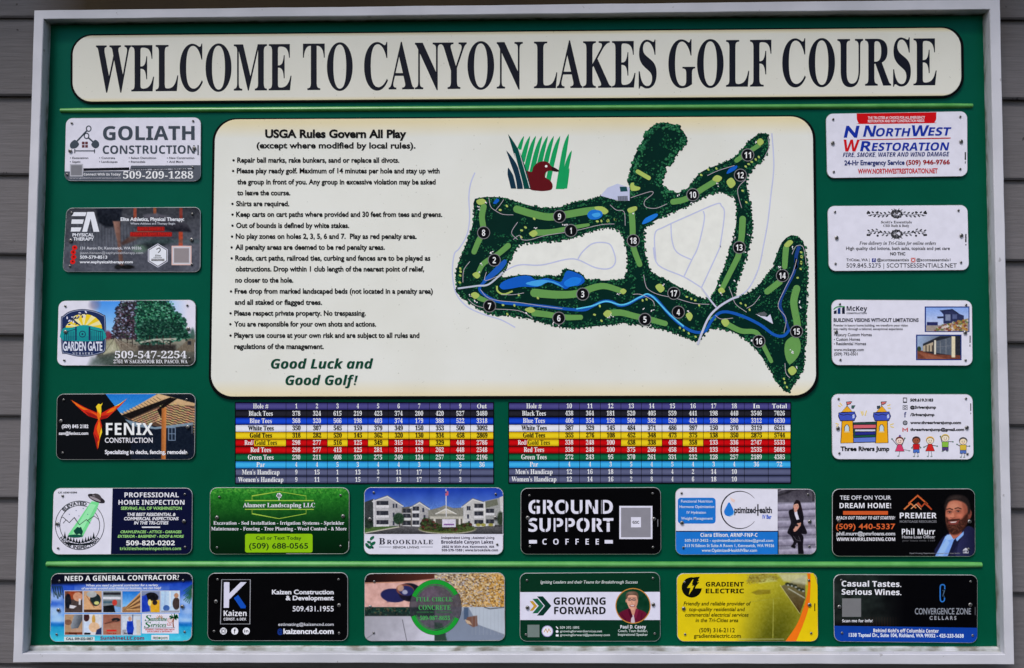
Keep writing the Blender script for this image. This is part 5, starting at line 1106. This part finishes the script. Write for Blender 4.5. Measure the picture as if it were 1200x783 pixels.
P = Pic(852, 34, 1170, 574, (130, 126, 142), 3.0)
P.poly_grad([(852, 34), (1170, 34), (1170, 150), (852, 150)], (0, 34), (58, 54, 62), (0, 150), (84, 80, 90), 6); P.l([(852, 96), (1010, 40)], 16, (34, 32, 38), .8, 10); P.l([(860, 60), (940, 36)], 6, (150, 146, 156), .8)
for i, y in enumerate((165, 222, 300, 372, 450, 530)): P.poly_grad([(852, y), (1170, y - 14), (1170, y + 44), (852, y + 56)], (0, y), (170, 164, 184), (0, y + 54), (112, 106, 124), 10); P.l([(852, y + 50), (1170, y + 36)], 6, (78, 74, 88), .6, 8)
P.r(1130, 40, 1150, 140, (40, 38, 44), .9); P.noise(40, 26, 3)
P.p(smooth([(985, 160), (1000, 132), (1030, 140), (1048, 200), (1056, 250), (1030, 270), (975, 260), (972, 205)], True), (28, 20, 24), 1, 4)
P.p(smooth([(940, 225), (970, 205), (1010, 215), (1045, 215), (1062, 270), (1060, 320), (1086, 380), (1080, 405), (1020, 400), (935, 395), (945, 350), (958, 310)], True), (22, 20, 26), 1, 4)
P.e(1000, 182, 22, 30, (206, 150, 130), 1, 4); P.p([(978, 175), (985, 150), (1010, 145), (1024, 165), (1010, 160), (990, 164)], (28, 20, 24), 1, 4); P.e(992, 178, 3.5, 2.5, (40, 28, 30), 1, 2); P.e(1010, 178, 3.5, 2.5, (40, 28, 30), 1, 2); P.l([(992, 196), (1010, 196)], 5, (196, 70, 70), 1, 3)
P.p([(984, 205), (1004, 200), (1012, 240), (1026, 285), (1005, 290), (990, 250)], (210, 206, 220), 1, 4); P.e(996, 212, 12, 16, (200, 146, 128), 1, 4); P.p([(1010, 318), (1040, 312), (1036, 336), (1010, 372), (985, 392), (978, 370)], (196, 142, 124), 1, 4); P.l([(958, 260), (970, 320), (1010, 335)], 16, (26, 24, 30), 1, 6)
P.p(smooth([(930, 392), (1000, 385), (1040, 400), (1060, 430), (1056, 500), (1060, 568), (1020, 568), (1012, 480), (985, 470), (960, 420)], True), (20, 18, 24), 1, 4); P.p([(1000, 400), (1030, 440), (985, 510), (962, 506), (980, 470)], (24, 22, 28), 1, 4); P.p([(965, 490), (1000, 505), (990, 520), (960, 508)], (16, 14, 18)); P.l([(980, 420), (1000, 450), (1036, 460), (1020, 420)], 3, (120, 116, 126), .7, 3); P.noise(14, 8, 2)
p.pic(P, 'portrait', 2); p.done()

# ---- electrician, yellow
p = Plate('yellow plate with black G lightning emblem and orange curve at its edge', (787, 668), 6.857, [(40, 28), (1170, 22), (1180, 575), (45, 575)],
          [(104, 98), (1102, 82), (108, 516), (1120, 506)], [(96, 308), (1106, 278)], (212, 188, 22))
P = Pic(36, 18, 1184, 580, (212, 188, 22))
P.grad((480, 0), (212, 188, 22), (860, 0), (168, 160, 44)); P.poly_grad([(700, 200), (900, 130), (1040, 350), (930, 640), (600, 640)], (640, 170), (176, 166, 40), (900, 560), (62, 66, 16), 240); P.poly_grad([(880, 130), (1075, 40), (1075, 230), (1030, 350)], (0, 60), (120, 116, 80), (0, 330), (70, 52, 26), 6)
P.p([(850, 30), (1100, 30), (1090, 120), (900, 90)], (186, 184, 150), .8, 20); P.p([(600, 90), (640, 40), (760, 28), (870, 60), (840, 90), (720, 86), (690, 105)], (140, 126, 50), .8, 16); P.p([(720, 80), (800, 60), (850, 90), (700, 110)], (186, 186, 110), .8, 12); P.p([(640, 180), (700, 158), (795, 158), (795, 190), (680, 200)], (126, 112, 30), .8, 8)
for x, y in ((930, 112), (960, 118), (990, 128), (1020, 150), (1050, 160)): P.e(x, y, 18, 12, (40, 44, 30), .9, 6); P.e(x + 8, y + 10, 10, 6, (170, 176, 170), .8, 4)
P.l([(872, 122), (1030, 350)], 5, (186, 180, 120), .9); P.l([(940, 150), (1068, 225)], 10, (170, 170, 150), .8, 6); P.l([(818, 240), (814, 545)], 7, (160, 158, 70), .8); P.l([(640, 255), (870, 225)], 4, (150, 146, 60), .6); P.l([(540, 556), (900, 556)], 6, (170, 172, 130), .7); P.speck(P.sd([(600, 30), (860, 28), (850, 80), (690, 110), (600, 130)]) / 10, 160, 6, [(120, 104, 40), (160, 150, 70)], .6); P.noise(24, 14, 3, np.clip((P.U - 520) / 200, 0, 1)); p.pic(P)
F, G, T = p.F, p.G, p.T
F.p(smooth([(1086, 26), (1108, 180), (1100, 280), (1060, 430), (1000, 572)])[:].tolist() + [(1120, 574)] + [tuple(c) for c in p.clip if c[1] > 500 and c[0] > 900][::-1] + [(1172, 120), (1140, 26)], (216, 186, 18), 4)
F.p(smooth([(1090, 26), (1096, 140), (1070, 270), (1010, 430), (915, 572)]).tolist() + [(1000, 572)] + smooth([(1000, 572), (1060, 430), (1104, 290), (1116, 140), (1116, 26)]).tolist(), (226, 110, 24), 5)
G.e(162, 140, 81, 82, (14, 16, 14), 4, 40); G.p([(206, 96), (262, 50), (262, 147), (188, 147), (200, 122)], (212, 188, 22), 5); G.p([(170, 76), (124, 144), (152, 144), (138, 200), (190, 126), (162, 126), (186, 84)], (212, 188, 22), 6)
G.p([(228, 54), (182, 58), (162, 112), (188, 112), (166, 160), (222, 98), (200, 98)], (14, 16, 14), 7)
T.t('GRADIENT', 274, 580, 132, 36, (22, 22, 14), 'sx', lay=8); T.t('ELECTRIC', 274, 582, 186, 36, (22, 22, 14), 'sx')
TG = (44, 46, 14)
for s_, x0, x1, y in (('Friendly and reliable provider of', 96, 632, 284), ('top-quality residential and', 138, 584, 330), ('commercial electrical services', 106, 616, 374), ('in the Tri-Cities area', 192, 534, 418)): T.t(s_, x0, x1, y, 30, TG, 'm', sh=.18)
T.t('(509) 316-2112', 222, 508, 500, 34, TG, 'm'); T.t('gradientelectric.com', 178, 556, 544, 32, TG, 'm'); T.r(1146, 268, 1154, 330, (70, 60, 10), 8); p.done()

# ---- mortgage portrait, black
p = Plate('black plate with orange mountain outlines and a bearded man in a navy suit', (970, 567), 6.667, [(35, 40), (1150, 38), (1155, 570), (35, 568)],
          [(1098, 508)], [(84, 288), (1104, 294)], (9, 9, 11))
F, G, T = p.F, p.G, p.T; OR = (196, 84, 40)
T.t('TEE OFF ON YOUR', 94, 494, 124, 32, (206, 206, 212), 'm'); T.t('DREAM HOME!', 92, 494, 190, 40, LV, 's'); F.r(120, 213, 470, 242, OR, 3)
T.t('REACH OUT TODAY TO GET STARTED!', 66, 522, 278, 24, LV, 's', sh=.2); T.t('(509) 440-5337', 64, 526, 354, 42, (206, 96, 50), 'm'); T.t('phil.murr@pmrloans.com', 68, 526, 402, 28, (196, 196, 202), 'b'); T.t('WWW.MURRLENDING.COM', 68, 526, 446, 26, LV, 's')
G.l([(630, 156), (702, 92), (780, 160)], 11, (190, 90, 46), 4); G.l([(596, 200), (648, 154), (690, 190)], 11, (196, 110, 60), 4); G.l([(690, 165), (704, 152), (732, 180), (760, 150), (812, 202)], 10, (170, 70, 40), 4); G.l([(650, 196), (690, 160), (730, 200)], 7, (206, 150, 110), 5)
T.t('PREMIER', 562, 850, 270, 44, LV, 's'); T.t('MORTGAGE RESOURCES', 562, 850, 304, 18, (120, 120, 126), 'm'); T.t('Phil Murr', 578, 838, 396, 44, LV, 's'); T.t('Home Loan Officer', 580, 838, 426, 24, (186, 186, 192), 'm'); T.t('pmr loans nmls 1169', 584, 838, 450, 14, (84, 84, 88), 'm'); T.t('Equal Housing Opportunity - licensed home loan lender', 640, 1036, 547, 10, (130, 130, 136), 'm')
P = Pic(835, 80, 1152, 566, (9, 9, 11), 2.5)
P.p(smooth([(835, 566), (858, 480), (905, 412), (960, 380), (1040, 372), (1100, 330), (1160, 385), (1160, 566)], True, 6), (30, 32, 62), 1, 5); P.poly_grad([(1040, 390), (1120, 340), (1152, 380), (1152, 566), (1000, 566)], (1000, 0), (44, 46, 84), (1152, 0), (24, 26, 52), 8)
P.p([(838, 566), (880, 490), (918, 410), (960, 400), (1026, 400), (985, 490), (940, 566)], (120, 160, 224), 1, 4); P.p([(880, 500), (930, 430), (950, 460), (900, 566), (860, 566)], (150, 186, 238), .8, 10); P.p([(985, 440), (1030, 395), (1046, 420), (960, 566), (936, 566)], (24, 26, 50), 1, 4)
P.p([(950, 380), (1050, 345), (1046, 400), (985, 432), (955, 420)], (170, 96, 76), 1, 5); P.p([(930, 400), (958, 395), (980, 430), (940, 440), (914, 428)], (150, 184, 236), 1, 4); P.p([(1000, 430), (1062, 372), (1060, 400), (1010, 450)], (130, 170, 230), 1, 4)
P.e(1106, 238, 18, 38, (120, 62, 50), 1, 5, .1)
P.p(smooth([(920, 240), (922, 180), (945, 140), (1000, 118), (1060, 130), (1098, 180), (1102, 250), (1080, 320), (1020, 372), (960, 368), (928, 320)], True), (172, 98, 76), 1, 6); P.e(985, 175, 50, 34, (206, 140, 112), .7, 44); P.e(950, 250, 24, 30, (200, 124, 98), .5, 26); P.p(smooth([(1050, 150), (1098, 190), (1100, 260), (1070, 320), (1050, 290), (1066, 230)], True), (136, 74, 58), .8, 18)
P.p(smooth([(918, 215), (920, 140), (950, 98), (1010, 84), (1075, 100), (1108, 150), (1112, 225), (1096, 235), (1090, 180), (1060, 146), (1000, 128), (950, 140), (930, 176)], True), (34, 28, 28), 1, 14); P.p(smooth([(945, 120), (990, 98), (1040, 104), (1000, 118)], True), (70, 58, 54), .5, 20)
P.p(smooth([(922, 270), (932, 262), (948, 282), (972, 278), (1000, 282), (1046, 276), (1078, 240), (1098, 230), (1094, 300), (1062, 360), (1010, 396), (960, 392), (930, 340)], True), (58, 32, 26), .96, 16); P.speck(P.sd(smooth([(928, 290), (960, 300), (1060, 290), (1085, 280), (1056, 356), (1005, 385), (962, 380), (934, 335)], True)) / 8, 220, 5, [(48, 26, 22), (104, 60, 46)], .5)
P.p(smooth([(940, 296), (968, 292), (1010, 290), (1028, 284), (1012, 312), (975, 320), (950, 314)], True), (120, 56, 50), 1, 6); P.p([(952, 298), (1010, 293), (998, 304), (964, 306)], (206, 190, 184), 1, 5); P.p([(938, 284), (970, 276), (1030, 272), (1032, 282), (975, 290)], (58, 30, 26), .9, 5)
for x, y in ((952, 222), (1018, 216)): P.l([(x - 24, y - 22), (x, y - 29), (x + 24, y - 20)], 8, (50, 34, 30), .95, 4); P.e(x, y - 2, 24, 14, (112, 60, 48), .5, 14); P.e(x, y + 1, 12, 4, (150, 122, 116), .8, 3); P.e(x + 1, y, 6, 4.5, (30, 22, 22), 1, 3); P.l([(x - 15, y - 4), (x, y - 7), (x + 15, y - 2)], 4, (60, 34, 30), .9, 4); P.l([(x - 14, y + 14), (x + 14, y + 15)], 4, (150, 84, 66), .6, 4)
P.p([(970, 226), (984, 226), (990, 262), (966, 266), (958, 256)], (206, 130, 102), .8, 8); P.l([(958, 262), (974, 268), (994, 262)], 5, (130, 66, 54), .9, 4); P.e(950, 252, 18, 12, (214, 128, 104), .6, 14); P.e(1030, 250, 20, 14, (204, 118, 94), .6, 14); P.noise(12, 8, 2, (P.sd([(840, 90), (1150, 90), (1150, 566), (840, 566)]) > 0).astype(float) * .6)
p.pic(P, 'portrait', 2)
G.p([(1052, 520), (1078, 500), (1104, 520)], (196, 196, 206), 5); G.l([(1058, 520), (1098, 520), (1098, 540), (1058, 540)], 5, (196, 196, 206), 5, True); G.r(1068, 525, 1088, 529, (196, 196, 206), 5); G.r(1068, 533, 1088, 537, (196, 196, 206), 5); p.done()

# ---- wine bar, black and blue
p = Plate('black plate with royal blue address strip and white sans headline about wine', (970, 668), 6.667, [(45, 35), (1172, 38), (1170, 572), (50, 560)],
          [(104, 78), (1114, 90), (110, 490), (1130, 510)], [(88, 286), (1110, 270)], (8, 8, 11))
P = Pic(46, 34, 600, 440, (20, 24, 24)); P.grad((560, 0), (8, 8, 11), (300, 0), (30, 36, 34)); P.noise(34, 60, 3, np.clip((560 - P.U) / 200, 0, 1), (.8, 1, .9)); P.grad((0, 380), (30, 34, 32), (0, 440), (14, 12, 14), (P.Vv - 340) / 60 * np.clip((560 - P.U) / 200, 0, 1))
for x in range(290, 560, 22): P.l([(x, 370), (x + 2, 440)], 5, (52, 34, 30), .6)
P.grad((460, 0), (20, 22, 22), (600, 0), (8, 8, 11), np.clip((P.U - 460) / 120, 0, 1)); p.pic(P)
F, G, T = p.F, p.G, p.T; F.p([(50, 436), (1168, 452), (1168, 530)] + [tuple(c) for c in p.clip if c[1] > 500][:9] + [tuple(c) for c in p.clip if c[1] > 480 and c[0] < 300], (18, 60, 150), 3)
T.t('Casual Tastes.', 108, 574, 128, 44, LV, 'sx', dy=4); T.t('Serious Wines.', 108, 574, 192, 44, LV, 'sx', dy=4); T.t('Scan me for info!', 112, 350, 408, 22, LV, 's'); F.r(112, 222, 260, 366, (112, 112, 114), 4)
G.l(smooth([(914, 150), (912, 122), (895, 114), (880, 126), (878, 180), (880, 236), (895, 248), (910, 238), (912, 215)], False, 4), 9, (44, 112, 190), 4); G.l([(896, 160), (912, 160), (898, 205), (914, 205)], 5, (70, 96, 120), 4)
T.t('CONVERGENCE ZONE', 680, 1118, 346, 48, (136, 140, 150), 'm'); T.t('CELLARS', 794, 1004, 388, 28, (150, 152, 160), 'b', sp=1.6); T.t("Behind Kohl's off Columbia Center", 356, 866, 486, 27, (226, 230, 240), 's', dy=4); T.t('1338 Tapteal Dr., Suite 104, Richland, WA 99352 - 425-233-5638', 164, 1062, 520, 28, (206, 214, 236), 'b', dy=8); T.r(1148, 290, 1154, 352, (80, 80, 84), 8); p.done()

# ---- restoration, white blue red
p = Plate('white plate with slanted blue and red lettering and a red tab on top', (963, 128), 6.667, [(32, 35), (1138, 15), (1140, 525), (42, 540)],
          [(88, 80), (1080, 60), (92, 490), (1080, 468)], [(84, 266), (1086, 254)], W_)
F, G, T = p.F, p.G, p.T; RB, RE, DK = (24, 48, 150), (196, 20, 28), (26, 40, 104)
F.p([(272, 34), (896, 24), (894, 80)] + smooth([(894, 80), (880, 102), (850, 110), (320, 116), (288, 108), (274, 80)]).tolist(), (196, 18, 24), 2)
T.t('THE TRI-CITIES #1 CHOICE FOR ALL EMERGENCY', 360, 806, 78, 20, (226, 200, 206), 'b', dy=-4); T.t('RESTORATION AND NEW CONSTRUCTION NEEDS', 360, 800, 104, 20, (226, 200, 206), 'b', dy=-4)
G.t('N', 172, 276, 218, 88, RB, 'x', sh=.22, lay=5); G.t('W', 160, 286, 330, 92, RE, 'sx', sh=.12, lay=5)
T.t('N', 322, 408, 214, 86, RB, 'sx', sh=.22); T.t('ORTH', 416, 680, 212, 64, RB, 'sx', sh=.22); T.t('W', 690, 826, 210, 84, RB, 'sx', sh=.16); T.t('EST', 828, 998, 206, 64, RB, 'sx', sh=.22); T.p([(296, 236), (1006, 222), (1006, 230), (296, 242)], (190, 40, 40), 8)
T.t('R', 298, 380, 328, 78, RB, 'sx', sh=.2); T.t('ESTORATION', 388, 984, 326, 62, RB, 'sx', sh=.2, dy=-4); T.t('FIRE, SMOKE, WATER AND WIND DAMAGE', 164, 996, 374, 34, DK, 'si', dy=-6)
T.t('24-Hr Emergency Service', 176, 646, 438, 38, DK, 'b', dy=-4); T.t('(509) 946-9766', 658, 1000, 434, 36, (150, 24, 30), 'b', dy=-4); T.t('WWW.NORTHWESTRESTORATION.NET', 282, 904, 504, 38, (186, 24, 30), 'b', dy=-4); T.r(1116, 336, 1126, 396, (40, 40, 44), 8); T.r(1118, 408, 1124, 424, (40, 40, 44), 8); p.done()

# ---- floral sprays, white
p = Plate('white plate with two black floral sprays above thin black lettering', (963, 235), 6.667, [(45, 42), (1140, 35), (1152, 545), (55, 553)],
          [(102, 90), (1066, 78), (106, 494), (1086, 484)], [(114, 292), (1088, 274)], W_)
F, G, T = p.F, p.G, p.T; FK = (54, 54, 58)
for cy, sg in ((106, -1), (262, 1)):
    for r_ in (44, 34, 24, 14): G.ring(586, cy + 2 * sg, r_, 5, FK, 4, RNG.uniform(0, 90), RNG.uniform(260, 330), r_ * .75, 24)
    for q in range(10): a = q * .63; G.e(586 + 38 * math.cos(a), cy + 26 * math.sin(a), 15, 8, (92, 92, 98) if q % 2 else FK, 3, 10, a + 1)
    for s_ in (-1, 1):
        G.curve([(586 + s_ * 40, cy), (586 + s_ * 110, cy - sg * 8), (586 + s_ * 170, cy + (4 if sg < 0 else -22)), (586 + s_ * 225, cy + (14 if sg < 0 else -8))], 4, FK, 4)
        for q in range(11):
            x = 60 + q * 16; yy = cy - sg * 6 * math.sin(q * .4) - (18 if sg > 0 and q > 4 else 0) + (q % 2 - .5) * 26
            G.e(586 + s_ * x, yy, 12, 6, FK if q % 3 else (100, 100, 106), 4, 10, s_ * (.6 if q % 2 else -.6))
        for x, y in ((228, 12), (150, 22), (215, -14)): G.e(586 + s_ * x, cy + sg * abs(y) * .6, 9, 9, FK, 5, 10)
    for a in (-2.2, -1.9, -1.3, -.9): G.l([(586, cy), (586 + 70 * math.cos(a), cy + 46 * math.sin(a) * 1.0 * (1 if sg < 0 else -1))], 5, FK, 3)
T.t("Scott's Essentials", 462, 702, 178, 19, FK, 'S'); T.t('CBD Bath & Body', 480, 682, 206, 18, FK, 'S'); T.t('Free delivery in Tri-Cities for online orders', 292, 892, 346, 26, (50, 50, 54), 'I'); T.t('High quality cbd lotions, bath salts, topicals and pet care', 190, 1000, 386, 25, (56, 56, 60), 'm')
T.t('NO THC', 534, 652, 428, 24, (56, 56, 60), 'b'); T.t('TriCities, WA |', 192, 372, 474, 21, (60, 60, 64), 'm'); G.r(392, 452, 422, 482, (40, 50, 130), 4); G.t('f', 402, 414, 478, 22, W_, 's', lay=6); T.t('@scottsessentials', 430, 680, 474, 21, (60, 60, 64), 'm'); G.ring(714, 466, 12, 5, (196, 90, 80), 4, n=20); G.l([(698, 450), (730, 450), (730, 482), (698, 482)], 5, (196, 90, 80), 4, True); T.t('@scottsessentials1', 738, 1004, 474, 21, (60, 60, 64), 'm')
T.t('509.845.5275 | SCOTTSESSENTIALS.NET', 192, 1054, 524, 33, (50, 50, 56), 'r'); T.r(1120, 262, 1130, 326, (40, 40, 44), 8); T.e(1125, 346, 5, 5, BK, 8, 8); p.done()

# ---- luxury homes, two house photos
p = Plate('white plate with two blue framed house photos and a bar chart emblem', (966, 346), 6.667, [(55, 35), (1155, 40), (1160, 552), (60, 548)],
          [(120, 70), (1106, 76), (124, 504), (1102, 508)], [(90, 288), (1098, 292)], W_)
F, G, T = p.F, p.G, p.T; ND = (26, 30, 50)
for x, y0 in ((74, 124), (104, 104), (138, 98)): G.p([(x, 146), (x, y0), (x + 22, y0 - 8), (x + 22, 146)], ND if x != 104 else (30, 60, 120), 4)
G.curve([(72, 112), (100, 92), (160, 90)], 8, (40, 140, 70), 5)
T.t('McKey', 174, 334, 122, 36, ND, 's'); T.t('CONSTRUCTION', 174, 330, 147, 12, ND, 's'); T.t('BUILDING VISIONS WITHOUT LIMITATIONS', 72, 736, 208, 28, (44, 46, 60), 'b'); T.t('Premier in luxury home building, we transform your vision', 72, 652, 244, 18, (50, 50, 58), 'm'); T.t('into reality through a tailored, exceptional experience', 72, 612, 272, 18, (50, 50, 58), 'm')
for s_, x1, y in (('Luxury Custom Homes', 370, 320), ('Custom Homes', 278, 356), ('Residential Homes', 326, 390)): T.t(s_, 92, x1, y, 24, (40, 40, 46), 'm'); T.e(78, y - 10, 4, 4, BK, 8, 8)
T.t('www.mckeygc.com', 74, 308, 436, 23, (50, 50, 56), 'm'); T.t('(509) 792-0501', 76, 260, 470, 23, (50, 50, 56), 'm'); T.r(1134, 316, 1142, 372, (40, 40, 44), 8); T.r(1134, 386, 1140, 402, (40, 40, 44), 8)
F.r(784, 88, 1134, 288, (28, 50, 120), 3); F.r(716, 308, 1072, 508, (28, 50, 120), 3)
P = Pic(794, 97, 1126, 282, (150, 170, 216), 3.0); P.grad((0, 97), (130, 160, 220), (0, 230), (186, 196, 224)); P.p([(794, 235), (900, 236), (1000, 215), (1126, 180), (1126, 282), (794, 282)], (150, 138, 130), 1, 6)
P.p([(905, 122), (1000, 112), (1040, 140), (1090, 160), (1090, 200), (1000, 225), (930, 222), (930, 150)], (44, 50, 84), 1, 4); P.p([(880, 168), (930, 165), (932, 180), (885, 182)], (36, 40, 66)); P.r(945, 150, 985, 200, (140, 150, 176), .8); P.r(1000, 150, 1036, 186, (90, 100, 140), .8); P.r(800, 210, 886, 236, (40, 44, 90)); P.speck(P.sd([(890, 240), (1120, 180), (1126, 280), (850, 280)]) / 8, 160, 9, [(96, 110, 60), (176, 130, 60), (206, 196, 190), (120, 60, 50)], .8); P.l([(905, 122), (1000, 112), (1045, 142)], 6, (20, 22, 40)); P.noise(20, 8, 2); p.pic(P, 'house_photo', 5, False)
P = Pic(726, 317, 1064, 500, (40, 40, 46), 3.0); P.grad((726, 317), (150, 170, 200), (1064, 330), (60, 60, 70)); P.p([(726, 430), (830, 440), (1064, 470), (1064, 500), (726, 500)], (110, 60, 46), 1, 5); P.p([(726, 440), (900, 480), (960, 500), (800, 500)], (150, 90, 66), .8, 8)
P.p([(770, 380), (900, 320), (1064, 317), (1064, 470), (860, 462), (770, 440)], (40, 42, 50), 1, 4); P.p([(870, 360), (1000, 325), (1000, 470), (870, 450)], (84, 92, 104), 1, 4); P.p([(770, 398), (850, 366), (850, 440), (770, 440)], (176, 160, 136), 1, 4)
for x in (790, 815, 840): P.r(x, 392, x + 8, 440, (40, 36, 36), .9)
P.r(858, 352, 872, 462, (212, 204, 186)); P.r(994, 322, 1022, 486, (214, 202, 170)); P.l([(905, 360), (905, 455)], 4, (150, 150, 150), .7); P.l([(950, 345), (950, 460)], 4, (150, 150, 150), .7); P.l([(876, 404), (992, 395)], 4, (130, 130, 134), .6); P.e(740, 420, 16, 20, (52, 66, 44), 1, 6); P.noise(20, 8, 2); p.pic(P, 'house_photo', 5, False); p.done()

# ---- bouncy castle drawing
p = Plate('white plate with a cartoon orange and blue bouncy castle and five children', (966, 456), 6.667, [(55, 38), (1160, 40), (1168, 552), (62, 550)],
          [(110, 76), (1104, 74), (116, 500), (1116, 506)], [(104, 306), (1110, 300)], W_)
F, G, T = p.F, p.G, p.T; OK_, OY, BL, PK = (36, 32, 44), (230, 162, 26), (62, 80, 176), (206, 96, 106)
def outl(pts, c, lay, w_=6): G.p(pts, c, lay); G.l(pts, w_, OK_, lay + .5, True)
outl([(225, 262), (420, 256), (420, 415), (225, 418)], (36, 70, 60), 2); outl([(228, 278), (402, 276), (402, 306), (228, 310)], PK, 4); outl([(240, 336), (398, 332), (398, 356), (240, 362)], (40, 46, 130), 4); G.r(240, 316, 398, 330, (200, 200, 214), 4); outl([(228, 380), (402, 374), (404, 414), (226, 418)], (96, 120, 200), 4); G.r(236, 360, 396, 374, (30, 90, 60), 4)
for x0, x1 in ((130, 226), (402, 496)):
    outl([(x0 + 8, 245), (x1 - 4, 245), (x1 + 2, 420), (x0 - 2, 422)], OY, 5); m_ = (x0 + x1) / 2
    outl([(m_ - 20, 332), (m_ - 20, 296), (m_ - 8, 278), (m_ + 4, 278), (m_ + 16, 296), (m_ + 16, 332)], (190, 206, 214), 7, 5); G.r(m_ - 24, 330, m_ + 20, 340, (220, 190, 120), 8)
    outl([(x0 + 2, 180), (m_, 132), (x1 - 4, 180)], (226, 166, 40), 6); outl([(x0 - 18, 185), (x1 + 10, 178), (x1 + 22, 212), (x1 + 8, 246), (x0 - 6, 248), (x0 - 20, 212)], BL, 7); G.p([(x1 - 8, 196), (x1 + 8, 194), (x1 + 10, 226), (x1 - 6, 230)], (180, 190, 226), 8); G.l([(x0 - 10, 196), (x0 + 20, 204), (x0 + 50, 196), (x0 + 80, 204), (x1 + 8, 192)], 5, OK_, 8.5)
    G.l([(m_, 134), (m_ - 6, 100)], 5, OK_, 7); outl([(m_ - 6, 100), (m_ + 38, 98), (m_ + 26, 114), (m_ - 2, 124)], (206, 110, 106), 7, 5)
outl([(212, 130), (240, 128), (226, 152), (214, 150)], (60, 100, 90), 6, 5); outl([(412, 134), (436, 130), (432, 150), (414, 154)], (50, 70, 80), 5, 5)
for a, b_ in (((120, 108), (140, 130)), ((108, 128), (128, 138)), ((492, 130), (516, 122)), ((494, 148), (518, 150)), ((286, 172), (298, 208)), ((300, 172), (304, 200)), ((330, 168), (318, 208)), ((88, 268), (112, 276)), ((92, 290), (110, 286)), ((514, 280), (542, 270)), ((516, 292), (542, 300))): G.l([a, b_], 7, (226, 196, 80), 4)
T.t('Three Rivers Jump', 126, 508, 482, 34, (20, 20, 24), 'x')
for s_, x1, y in (('509.619.3183', 850, 96), ('@3riversjump', 872, 152), ('/3riversjump', 860, 210), ('www.threeriversjump.com', 1068, 272), ('threeriversjump@gmail.com', 1092, 326)): T.t(s_, 670, x1, y, 22, (24, 24, 28), 'x')
G.r(614, 66, 646, 108, (44, 44, 50), 4, 5); G.r(619, 74, 641, 98, (214, 212, 224), 5); G.l([(614, 128), (648, 128), (648, 160), (614, 160)], 5, (70, 70, 78), 4, True); G.ring(631, 144, 9, 5, (70, 70, 78), 4, n=18); G.t('f', 622, 642, 222, 40, (36, 46, 110), 's', lay=4); G.e(631, 264, 19, 19, (70, 72, 80), 4); G.ring(631, 264, 9, 3, (180, 180, 190), 5, n=18); G.l([(616, 264), (646, 264)], 3, (180, 180, 190), 5)
G.l([(614, 334), (614, 306), (631, 322), (648, 306), (648, 334)], 8, (190, 50, 46), 4)
def kid(x, y, skin, shirt, low, hair, arms, legs, dress=False):
    for a in arms: G.l(a, 5, (70, 50, 50), 4); G.e(*a[-1], 6, 6, (60, 110, 90), 5, 8)
    for l_ in legs: G.l(l_, 6, (150, 150, 156), 4); G.e(l_[-1][0] - 4, l_[-1][1], 9, 5, (130, 140, 140), 5, 8)
    if dress: outl([(x - 14, y + 28), (x + 14, y + 28), (x + 36, y + 82), (x - 36, y + 82)], shirt, 6, 4)
    else: outl([(x - 26, y + 28), (x + 26, y + 28), (x + 24, y + 70), (x - 24, y + 70)], shirt, 6, 4); outl([(x - 24, y + 70), (x + 24, y + 70), (x + 24, y + 96), (x + 4, y + 96), (x, y + 84), (x - 4, y + 96), (x - 24, y + 96)], low, 6, 4)
    G.e(x, y - 4, 33, 29, hair, 6, 18); G.e(x, y + 2, 30, 26, OK_, 7, 18); G.e(x, y + 3, 27, 23, skin, 8, 18); G.e(x - 9, y - 1, 3, 4, BK, 9, 8); G.e(x + 9, y - 1, 3, 4, BK, 9, 8); G.ring(x, y + 4, 11, 3, (150, 40, 40), 9, 20, 160, n=10)
kid(588, 404, (236, 200, 186), (206, 60, 100), (90, 150, 130), (120, 60, 40), [[(570, 440), (528, 390)], [(606, 440), (628, 384)]], [[(590, 480), (582, 524)], [(606, 470), (668, 482)]], True); G.e(590, 366, 9, 9, (110, 80, 150), 6, 8)
kid(718, 402, (150, 82, 58), (190, 30, 36), (70, 110, 190), (60, 36, 30), [[(696, 440), (684, 460)], [(740, 440), (752, 458)]], [[(708, 496), (704, 526)], [(728, 496), (734, 526)]])
kid(826, 402, (238, 214, 190), (200, 40, 36), (0, 0, 0), (226, 176, 80), [[(806, 440), (778, 454)], [(846, 440), (882, 446)]], [[(816, 484), (812, 526)], [(834, 484), (840, 526)]], True)
kid(944, 384, (238, 214, 190), (130, 180, 66), (80, 60, 120), (210, 180, 90), [[(920, 420), (906, 370)], [(968, 410), (1004, 412)]], [[(934, 478), (928, 486)], [(954, 478), (964, 486)]])
kid(1084, 408, (238, 210, 180), (206, 176, 60), (80, 110, 180), (70, 70, 76), [[(1060, 446), (1036, 432)], [(1108, 446), (1134, 446)]], [[(1076, 502), (1070, 532)], [(1094, 502), (1096, 532)]])
T.r(1140, 112, 1147, 170, (40, 40, 44), 8); T.r(1141, 184, 1146, 196, (40, 40, 44), 8); p.done()

bpy.data.objects.remove(_to)
